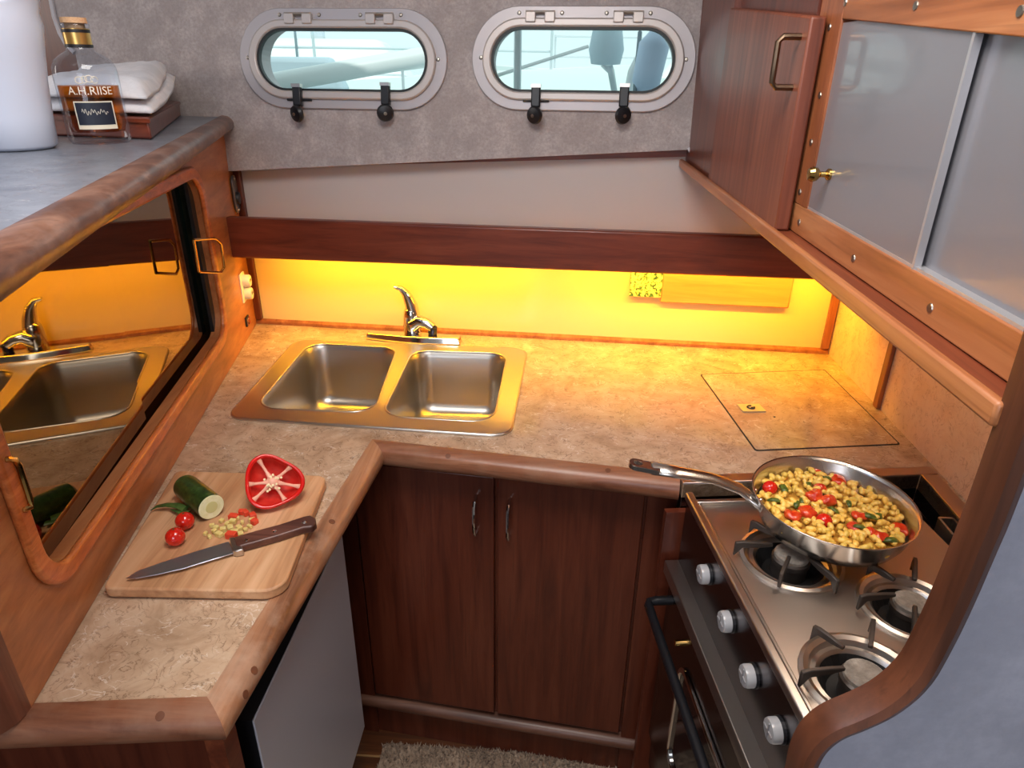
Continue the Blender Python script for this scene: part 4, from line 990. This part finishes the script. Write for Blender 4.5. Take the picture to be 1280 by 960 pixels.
# sauce bed
s1, s2 = frame_from(pn3, V((0, 1, 0)))
FZ = .030
def inpan(x, y, z): return pbase + s1 * x + s2 * y + pn3 * z
def ph(x, y): return FZ + .006 * noise.noise(V((x * 28, y * 28, .5))) - .10 * max(0, math.hypot(x, y) - .085)
bm = B(); rings = [[bm.verts.new(inpan(0, 0, ph(0, 0) - .003))]]
for k in range(1, 9):
    r = RP * .885 * k / 8; rings.append([bm.verts.new(inpan(r * math.cos(2 * math.pi * j / 40), r * math.sin(2 * math.pi * j / 40), ph(r * math.cos(2 * math.pi * j / 40), r * math.sin(2 * math.pi * j / 40)) - .004)) for j in range(40)])
for j in range(40): bm.faces.new((rings[0][0], rings[1][j], rings[1][(j + 1) % 40]))
for x_, y_ in zip(rings[1:], rings[2:]):
    for j in range(40): bm.faces.new((x_[j], x_[(j + 1) % 40], y_[(j + 1) % 40], y_[j]))
tag(obj('pasta_sauce', bm, saucem, smooth='all'), 'creamy yellow sauce between the pasta pieces in the frying pan', 'sauce', kind='stuff')
# pasta pieces: short curled tubes, three shapes
def pasta_mesh(i):
    bm = B(); n = 7; arc = (2.2, 1.5, 2.8)[i]; rad = (.0062, .0085, .0052)[i]
    pts = [V((rad * math.cos(-arc / 2 + arc * k / (n - 1)), rad * math.sin(-arc / 2 + arc * k / (n - 1)), (.0018 * (k - n / 2) / n))) for k in range(n)]
    tube(bm, pts, [.0034, .0042, .0046, .0046, .0046, .0042, .0034], 8)
    me = bpy.data.meshes.new('pasta'); bm.to_mesh(me); bm.free()
    for p in me.polygons: p.use_smooth = True
    me.materials.append(pastam if i != 1 else pastam2); return me
pm = [pasta_mesh(i) for i in range(3)]
def pxpan(x, y): p = PP(x, y, inpan(0, 0, FZ), pn3) - pbase; return p.dot(s1), p.dot(s2)
toms = [(1047, 601, .0115, 1), (962, 612, .0125, 0), (1010, 641, .0135, 1), (990, 645, .012, 1), (1030, 651, .0125, 0), (1018, 622, .013, 1), (1034, 627, .012, 1), (1024, 612, .010, 1), (1125, 659, .0115, 1), (1073, 648, .010, 1), (1068, 661, .010, 1), (1098, 673, .0105, 1), (1086, 668, .008, 1), (1020, 590, .008, 1)]
grn = [(978, 617, .012), (1003, 627, .010), (1031, 601, .009), (1086, 651, .012), (1072, 664, .010), (1112, 679, .011), (967, 629, .010), (1041, 640, .009), (1010, 610, .008), (1060, 633, .008), (995, 632, .009), (1098, 648, .009)]
occ = []
for x, y, r, ck in toms:
    u, v = pxpan(x, y); occ.append((u, v, r)); z = ph(u, v) + r * .25; c = inpan(u, v, z)
    tb_ = sphere(B(), c, r * (1.12 if ck else 1), .6 if ck else .95, 18, 12)
    if ck:
        for q in tb_.verts: q.co += (q.co - c).normalized() * r * .45 * noise.noise(q.co * 90 + V((x, y, 0)))
    o = obj('tomato', tb_, tomc if ck else tomm, smooth='all')
    if ck: tag(o, 'softened red tomato piece cooked in with the pasta', 'tomato', 'cooked tomatoes in the pan')
    else: tag(o, 'shiny whole cherry tomato by the pan wall where the handle joins' if x < 1000 else 'shiny whole cherry tomato deep in the pasta, away from the pan wall', 'tomato', 'whole cherry tomatoes in the pan')
for x, y, r in grn:
    u, v = pxpan(x, y); occ.append((u, v, r * .5)); c = inpan(u, v, ph(u, v) + .004); a = random.uniform(0, 6.28); d = V((math.cos(a), math.sin(a), .1))
    o = obj('cooked_green', tube(B(), [c - d * r * 1.1, c - d * r * .5 + UPZ * .003, c + d * r * .5 + UPZ * .003, c + d * r * 1.1], [.002, r * .5, r * .55, .002], 8, flat=.5), herb, smooth='all')
    tag(o, 'wilted dark green vegetable strip among the pasta', 'vegetable', 'cooked greens in the pan')
pl_pts = []; tries = 0
while len(pl_pts) < 270 and tries < 9000:
    tries += 1; a = random.uniform(0, 6.283); r = RP * .86 * math.sqrt(random.random()); x, y = r * math.cos(a), r * math.sin(a)
    if any((x - q[0]) ** 2 + (y - q[1]) ** 2 < (q[2] + .003) ** 2 for q in occ): continue
    if any((x - q[0]) ** 2 + (y - q[1]) ** 2 < .0087 ** 2 for q in pl_pts): continue
    pl_pts.append((x, y))
for i, (x, y) in enumerate(pl_pts):
    o = bpy.data.objects.new('pasta_piece', pm[random.choice((0, 0, 1, 2))]); COL.objects.link(o)
    o.location = inpan(x, y, ph(x, y) + random.uniform(-.001, .004)); o.rotation_euler = (random.uniform(-.6, .6), random.uniform(-.6, .6), random.uniform(0, 6.28)); sc = random.uniform(.85, 1.2); o.scale = (sc, sc, sc)
    tag(o, 'short curled yellow pasta piece in the frying pan', 'pasta', 'pasta pieces in the frying pan')

# ================================================================ things on the bar top
# wooden box with folded cloth
bx = [PZ(66, 170, ZB), PZ(190, 175, ZB), PZ(233, 140, ZB)]
eyb = (bx[2] - bx[1]); eyb.normalize(); bdp = (1.80 - bx[1].y) / eyb.y; exb = (bx[1] - bx[0]).normalized(); bw = (bx[1] - bx[0]).length + .05
print('BOX', bw, bdp, bx)
bcn = bx[1] - exb * bw / 2 + eyb * bdp / 2
bh = PP(188, 148, bx[1], eyb).z - ZB; bh = max(.03, min(.07, bh))
wbx = thing('wooden_box', 'low mahogany box under the folded cloth on the bar top', 'box', bcn)
obj('body', obox(B(), bcn + UPZ * (bh / 2 + .0005), exb * bw / 2, eyb * bdp / 2, UPZ * (bh / 2)), mahogx, wbx, bevel=.004)
obj('plinth_bead', obox(B(), bcn + UPZ * (bh - .004) , exb * (bw / 2 + .004), eyb * (bdp / 2 + .004), UPZ * .003), mahogx, wbx)
cl = thing('folded_cloth', 'folded white cloth lying on the low mahogany box', 'cloth', bcn + UPZ * bh)
def clothlayer(z0, th, sx, sy, seed, rot=0):
    bm = B(); nx, ny = 22, 18; g = []
    ca, sa = math.cos(rot), math.sin(rot)
    for side in (0, 1):
        for i in range(nx + 1):
            for j in range(ny + 1):
                u = -1 + 2 * i / nx; v = -1 + 2 * j / ny
                e = (max(abs(u), abs(v))) ** 8
                w = noise.noise(V((u * 1.6 + seed, v * 1.6, 0))) * .008 + noise.noise(V((u * 5 + seed, v * 4, 2))) * .0025
                lift = .034 * (max(0, v * .5 + .5)) ** 2 * (1 + .35 * u)
                z = z0 + (th * (1 - .8 * e) if side else th * .1 * e) + (w + .004) * (1 if side else .2) + lift
                uu = u * (1 - .03 * abs(v) ** 3) + noise.noise(V((v * 3, seed, 1))) * .03
                vv = v * (1 - .03 * abs(u) ** 3) + noise.noise(V((u * 3, seed, 4))) * .04
                g.append(bm.verts.new(bcn + exb * (uu * sx * ca - vv * sy * sa) + eyb * (uu * sx * sa + vv * sy * ca) + UPZ * z))
    off = (nx + 1) * (ny + 1); idx = lambda s, i, j: g[s * off + i * (ny + 1) + j]
    for i in range(nx):
        for j in range(ny):
            bm.faces.new((idx(1, i, j), idx(1, i + 1, j), idx(1, i + 1, j + 1), idx(1, i, j + 1))); bm.faces.new((idx(0, i, j), idx(0, i, j + 1), idx(0, i + 1, j + 1), idx(0, i + 1, j)))
    for i in range(nx):
        bm.faces.new((idx(0, i, 0), idx(0, i + 1, 0), idx(1, i + 1, 0), idx(1, i, 0))); bm.faces.new((idx(0, i, ny), idx(1, i, ny), idx(1, i + 1, ny), idx(0, i + 1, ny)))
    for j in range(ny):
        bm.faces.new((idx(0, 0, j), idx(1, 0, j), idx(1, 0, j + 1), idx(0, 0, j + 1))); bm.faces.new((idx(0, nx, j), idx(0, nx, j + 1), idx(1, nx, j + 1), idx(1, nx, j)))
    return bm
obj('lower_fold', clothlayer(bh + .003, .027, bw / 2 + .010, bdp / 2 - .022, 1.3), clothm, cl, smooth='all')
obj('upper_fold', clothlayer(bh + .026, .034, bw / 2 - .002, bdp / 2 - .026, 5.1, .02), clothm, cl, smooth='all')

# bottle
bp = PZ(127, 178, ZB); bscale = 1.0
d_ = (bp - CAM).length
bhgt = PP(103, 22, bp, V((0, 1, 0))).z - ZB
br = (PP(158, 150, bp, V((0, 1, 0))).x - PP(90, 150, bp, V((0, 1, 0))).x) / 2
tilt = Matrix.Rotation(R(0), 3, 'Y')
bt_ = thing('spirit_bottle', 'corked glass bottle half full of amber spirit on the bar top', 'bottle', bp)
h_ = bhgt
prof = [(0, .004), (br * .6, .0015), (br * .9, .0), (br * .985, .006), (br, .02), (br, h_ * .56), (br * .97, h_ * .62), (br * .86, h_ * .675), (br * .62, h_ * .72), (br * .44, h_ * .745), (br * .40, h_ * .77), (br * .40, h_ * .925), (br * .44, h_ * .93), (br * .44, h_ * .955), (br * .32, h_ * .957), (br * .32, h_ * .78)]
inner = [(br * .36, h_ * .755), (br * .56, h_ * .705), (br * .8, h_ * .66), (br * .91, h_ * .61), (br * .935, h_ * .56), (br * .935, .03), (br * .85, .018), (0, .016)]
obj('glass', lathe(B(), prof, bp, 40), botg, bt_, smooth='all')
lq = [(0, .0165), (br * .84, .0185), (br * .928, .0305), (br * .928, h_ * .475), (0, h_ * .475)]
obj('liquid', lathe(B(), lq, bp, 40), liq, bt_, smooth=True)
ck = obj('cork', lathe(B(), [(br * .30, h_ * .80), (br * .30, h_ * .957), (br * .40, h_ * .958), (br * .39, h_ * 1.0), (0, h_ * 1.0)], bp, 20), corkm, bt_, smooth=True)
obj('neck_band', lathe(B(), [(br * .405, h_ * .775), (br * .415, h_ * .777), (br * .415, h_ * .915), (br * .405, h_ * .917)], bp, 28), goldm, bt_, smooth=True)
for z0, z1 in ((.772, .796), (.885, .91)): obj('neck_stripe', lathe(B(), [(br * .418, h_ * z0), (br * .425, h_ * z0), (br * .425, h_ * z1), (br * .418, h_ * z1)], bp, 28), blackm, bt_, smooth=True)
face = math.atan2(CAM.y - bp.y, CAM.x - bp.x)
def cyl(u, z, rr):
    a = face + u / rr; return bp + V((math.cos(a) * rr, math.sin(a) * rr, z))
def cylpatch(u0, u1, z0, z1, rr, n=14):
    bm = B(); A_ = [[bm.verts.new(cyl(u0 + (u1 - u0) * i / n, z, rr)) for i in range(n + 1)] for z in (z0, z1)]
    for i in range(n): bm.faces.new((A_[0][i], A_[0][i + 1], A_[1][i + 1], A_[1][i]))
    return bm
uo = .001
lbp = obj('label', cylpatch(uo - br * .62, uo + br * .62, h_ * .13, h_ * .355, br + .0004), paperm, bt_)
obj('label_field', cylpatch(uo - br * .58, uo + br * .58, h_ * .165, h_ * .345, br + .0007), inkm, lbp)
bm = B(); add_text(bm, 'A.H.RIISE', br * .36, lambda x, y: cyl(uo + x, h_ * .435 + y, br + .0007)); obj('lettering', bm, whiteink, bt_)
bm = B(); n = 60
pts = [cyl(uo - br * .4 + br * .8 * k / n, h_ * .27 + .004 * math.sin(k * .9) * (1 - k / n * .5) + .002 * math.sin(k * .31), br + .0012) for k in range(n + 1)]
tube(bm, pts, .00035, 4); obj('signature', bm, whiteink, lbp)
bm = B(); 
for dx, dz, w in ((-.012, .52, .006), (-.005, .525, .004), (.002, .53, .006), (.009, .522, .005)):
    pts = [cyl(uo + dx + w * math.cos(k * .7), h_ * dz + .005 * math.sin(k * .7), br + .0008) for k in range(9)]; tube(bm, pts, .0008, 4)
obj('etched_emblem', bm, whiteink, bt_)
# jug
jp = PZ(22, 186, ZB); JR = (PP(71, 178, jp, V((0, 1, 0))).x - jp.x) * .84
topz = PP(56, 22, jp, V((0, 1, 0))).z - ZB; JT = (PP(56, 22, jp, V((0, 1, 0))).x - jp.x) * .80
jg = thing('water_jug', 'tall white enamel jug on the bar top beside the bottle', 'jug', jp)
bm = B(); N = 40; rings = []
Hj = topz
def jugr(z): t = z / Hj; return JR * (1 - t) + JT * t * 1.0 + .004 * math.sin(t * math.pi) * -1
def jring(z, off, inner_=False, tilt_=0.0, spout=0.0):
    out_ = []
    for j in range(N):
        a = 2 * math.pi * j / N; sp = max(0, math.cos(a - .35)) ** 10 * spout
        r = jugr(min(z, Hj)) + off + sp; out_.append(bm.verts.new(jp + V((r * math.cos(a), r * math.sin(a), z + tilt_ * math.cos(a - .6) * r + sp * .8))))
    return out_
rings = [jring(.001, -.006), jring(.006, 0), jring(Hj * .25, 0), jring(Hj * .5, 0), jring(Hj * .75, 0), jring(Hj * .95, 0), jring(Hj * 1.0, -.003, tilt_=.1), jring(Hj * 1.03, -.004, tilt_=.25, spout=.010), jring(Hj * 1.055, -.002, tilt_=.38, spout=.028), jring(Hj * 1.057, -.005, tilt_=.38, spout=.028), jring(Hj * 1.03, -.008, tilt_=.25, spout=.008), jring(Hj * .9, -.004), jring(Hj * .4, -.004), jring(.01, -.006)]
for x_, y_ in zip(rings, rings[1:]):
    for j in range(N): bm.faces.new((x_[j], x_[(j + 1) % N], y_[(j + 1) % N], y_[j]))
bm.faces.new(rings[0][::-1]); bm.faces.new(rings[-1]); obj('body', bm, jugm, jg, smooth='all')
hd_ = [jp + V((-(jugr(z) + o), -.01, z)) for z, o in ((Hj * .95, -.002), (Hj * .98, .03), (Hj * .85, .055), (Hj * .6, .055), (Hj * .4, .03), (Hj * .35, -.002))]
obj('handle', tube(B(), hd_, .008, 10), jugm, jg, smooth=True)

# ================================================================ rug
rg_ = thing('rug', 'beige shaggy rug on the cabin sole in front of the sink cupboard', 'rug', V((-.05, .85, FLOOR)))
ry1 = PZ(600, 936, FLOOR + .012).y
ra_ = R(-3)
obj('backing', box(B(), (-.40, .35, FLOOR + .0005), (.22, ry1, FLOOR + .006)), rugm, rg_)
vs, fsx = [], []
for i in range(9000):
    x = random.uniform(-.40, .22); y = ry1 - (random.random() ** 1.6) * .5; hgt = random.uniform(.010, .020); a = random.uniform(0, 6.28); w = .0035
    b0 = len(vs); vs += [(x - w * math.cos(a), y - w * math.sin(a), FLOOR + .004), (x + w * math.cos(a), y + w * math.sin(a), FLOOR + .004), (x + random.uniform(-.008, .008), y + random.uniform(-.008, .008), FLOOR + hgt)]; fsx.append((b0, b0 + 1, b0 + 2))
me = bpy.data.meshes.new('pile'); me.from_pydata([V(v) - ORG[rg_] for v in vs], [], fsx); me.materials.append(rugm)
o = bpy.data.objects.new('pile', me); COL.objects.link(o); o.parent = rg_; o['kind'] = 'stuff'

# ================================================================ harbour outside the portholes
tag(obj('harbour_water', box(B(), (-60, 3.2, -1.0), (60, 120, -.55)), waterm), 'pale green harbour water outside the portholes', 'water', kind='structure')
def yacht(cx, cy, L, rot, lab, canvas):
    t = thing('yacht', lab, 'boat', V((cx, cy, -.55)))
    M3 = Matrix.Rotation(rot, 3, 'Z'); O_ = V((cx, cy, -.55)); W = lambda x, y, z: O_ + M3 @ V((x, y, z))
    bm = B(); rings = []
    for k in range(13):
        s = -1 + 2 * k / 12; hb = .16 * L * (1 - max(0, s) ** 2.2 * .97) * (1 - .25 * max(0, -s) ** 3); top = 1.05 + .25 * max(0, s)
        rings.append([bm.verts.new(W(s * L / 2, y * hb, z)) for y, z in ((0, -.15), (.75, 0), (1, top * .6), (1, top), (-1, top), (-1, top * .6), (-.75, 0))])
    for x_, y_ in zip(rings, rings[1:]):
        for k in range(7): bm.faces.new((x_[k], x_[(k + 1) % 7], y_[(k + 1) % 7], y_[k]))
    bm.faces.new(rings[0][::-1]); bm.faces.new(rings[-1]); obj('hull', bm, hullm, t, smooth=True)
    obj('coachroof', hexa(B(), [W(x, y, z) for z, q in ((1.05, 1), (1.5, .8)) for x, y in ((-.15 * L, -.09 * L * q), (.2 * L * q, -.07 * L * q), (.2 * L * q, .07 * L * q), (-.15 * L, .09 * L * q))]), hullm, t, bevel=.05)
    obj('mast', tube(B(), [W(.08 * L, 0, 1.4), W(.08 * L, 0, 12)], .08, 10), mastm, t, smooth=True)
    obj('boom', tube(B(), [W(.08 * L, 0, 2.3), W(-.34 * L, 0, 2.35)], .07, 10), mastm, t, smooth=True)
    obj('sail_cover', tube(B(), [W(.07 * L, 0, 2.5), W(-.1 * L, 0, 2.47), W(-.33 * L, 0, 2.44)], [.2, .16, .1], 10), canvas, t, smooth=True)
    for k in range(7):
        x = -.42 * L + .13 * L * k; hb = .15 * L * (1 - max(0, 2 * x / L) ** 2.2)
        obj('stanchion', tube(B(), [W(x, -hb, 1.05), W(x, -hb, 1.7)], .014, 6), mastm, t)
    for z in (1.4, 1.68): obj('guard_wire', tube(B(), [W(-.42 * L, -.15 * L, z), W(.2 * L, -.13 * L, z), W(.36 * L, -.07 * L, z)], .012, 5), mastm, t)
    obj('shroud', tube(B(), [W(.08 * L, -.14 * L, 1.1), W(.08 * L, 0, 11.5)], .012, 5), ropem, t)
    obj('shroud', tube(B(), [W(-.48 * L, 0, 1.1), W(.08 * L, 0, 11.8)], .012, 5), ropem, t)
yacht(-3.4, 8.2, 9.0, R(8), 'white yacht with pale canvas sail cover seen through the porthole by the bar', deckm)
yacht(3.2, 10.5, 9.5, R(172), 'white yacht with blue sail cover seen through the porthole by the mahogany door', sailb)
# spar lashed on deck and guard rail of this boat
sp = thing('deck_spar', 'pale spar lashed along the side deck outside the porthole by the bar', 'spar', V((-.6, 2.3, .6)))
a_, b2 = PY(318, 108, 2.6), PY(545, 68, 2.9)
obj('pole', tube(B(), [a_ + (a_ - b2) * .3, b2 + (b2 - a_) * .15], .035, 14), hullm, sp, smooth=True)
obj('cradle', tube(B(), [PY(300, 112, 2.55), V((PY(300, 112, 2.55).x, 2.55, .6))], .015, 8), mastm, sp)
gr = thing('guard_rail', 'stainless guard rail on the side deck outside the porthole by the mahogany door', 'railing', V((.1, 2.35, .6)))
p = PY(647, 75, 2.36); obj('post', tube(B(), [V((p.x, 2.36, .6)), V((p.x, 2.36, 1.4))], .012, 8), mastm, gr, smooth=True)
obj('wire', tube(B(), [PY(610, 98, 2.36), PY(735, 58, 2.5)], .006, 6), hullm, gr)
p = PY(785, 100, 2.36); obj('stay', tube(B(), [PY(792, 130, 2.36), PY(800, 40, 2.5)], .007, 6), ropem, gr)

fe = thing('blue_fender', 'blue fender hung on the guard rail outside the porthole by the mahogany door', 'fender', PY(813, 100, 2.4))
c = PY(813, 78, 2.4)
obj('bladder', lathe(B(), [(0, -.10), (.02, -.095), (.045, -.06), (.048, .05), (.02, .09), (0, .095)], c, 16, V((.15, 0, 1))), plain('fender_blue', rgb(186, 202, 226), rough=.5), fe, smooth='all')
obj('lanyard', tube(B(), [c + V((.014, 0, .09)), c + V((.05, 0, .35))], .006, 6), ropem, fe)
rl = thing('pushpit_tube', 'curved pale steel tube on the side deck outside the porthole by the mahogany door', 'railing', PY(787, 118, 2.5))
obj('bent_tube', tube(B(), [V((PY(784, 118, 2.5).x, 2.5, .601)), PY(786, 110, 2.5), PY(790, 90, 2.5), PY(800, 70, 2.52), PY(812, 55, 2.55), PY(835, 30, 2.6)], .014, 8), hullm, rl, smooth='all')
ob = thing('outboard_motor', 'small dark outboard motor clamped on the rail outside the porthole by the mahogany door', 'outboard', PY(760, 118, 2.6))
c = PY(758, 62, 2.6)
obj('cowl', lathe(B(), [(0, -.05), (.05, -.045), (.06, .0), (.05, .06), (.02, .08), (0, .08)], c, 14, V((0, 0, 1))), sailb, ob, smooth='all')
obj('leg', tube(B(), [c - V((0, 0, .04)), PY(764, 90, 2.6), V((PY(770, 118, 2.6).x, 2.6, .601))], [.02, .012, .01], 8), mastm, ob, smooth='all')
obj('clamp', sphere(B(), PY(760, 74, 2.59), .022), hullm, ob, smooth='all')
sp2 = thing('boathook', 'thin pale boathook held beside the spar outside the porthole by the bar', 'pole', V((-.6, 2.7, .6)))
obj('shaft', tube(B(), [PY(335, 112, 3.0), PY(500, 86, 3.02), PY(545, 80, 3.04)], .009, 8), hullm, sp2, smooth='all')
obj('stand', tube(B(), [PY(503, 85.5, 3.02), V((PY(503, 85.5, 3.02).x, 3.02, .601))], .006, 6), mastm, sp2)
bt3 = thing('canvas_dodger', 'folded blue canvas dodger on the side deck outside the porthole by the bar', 'canvas', PY(400, 90, 3.0))
c = PY(372, 78, 2.95)
obj('fold', hexa(B(), [V((c.x + x, c.y + y, z)) for z, k in ((.601, 1), (c.z + .02, .7)) for x, y in ((-.16 * k, -.05), (.20 * k, -.05), (.20 * k, .05), (-.16 * k, .05))]), sailb, bt3, bevel=.02)
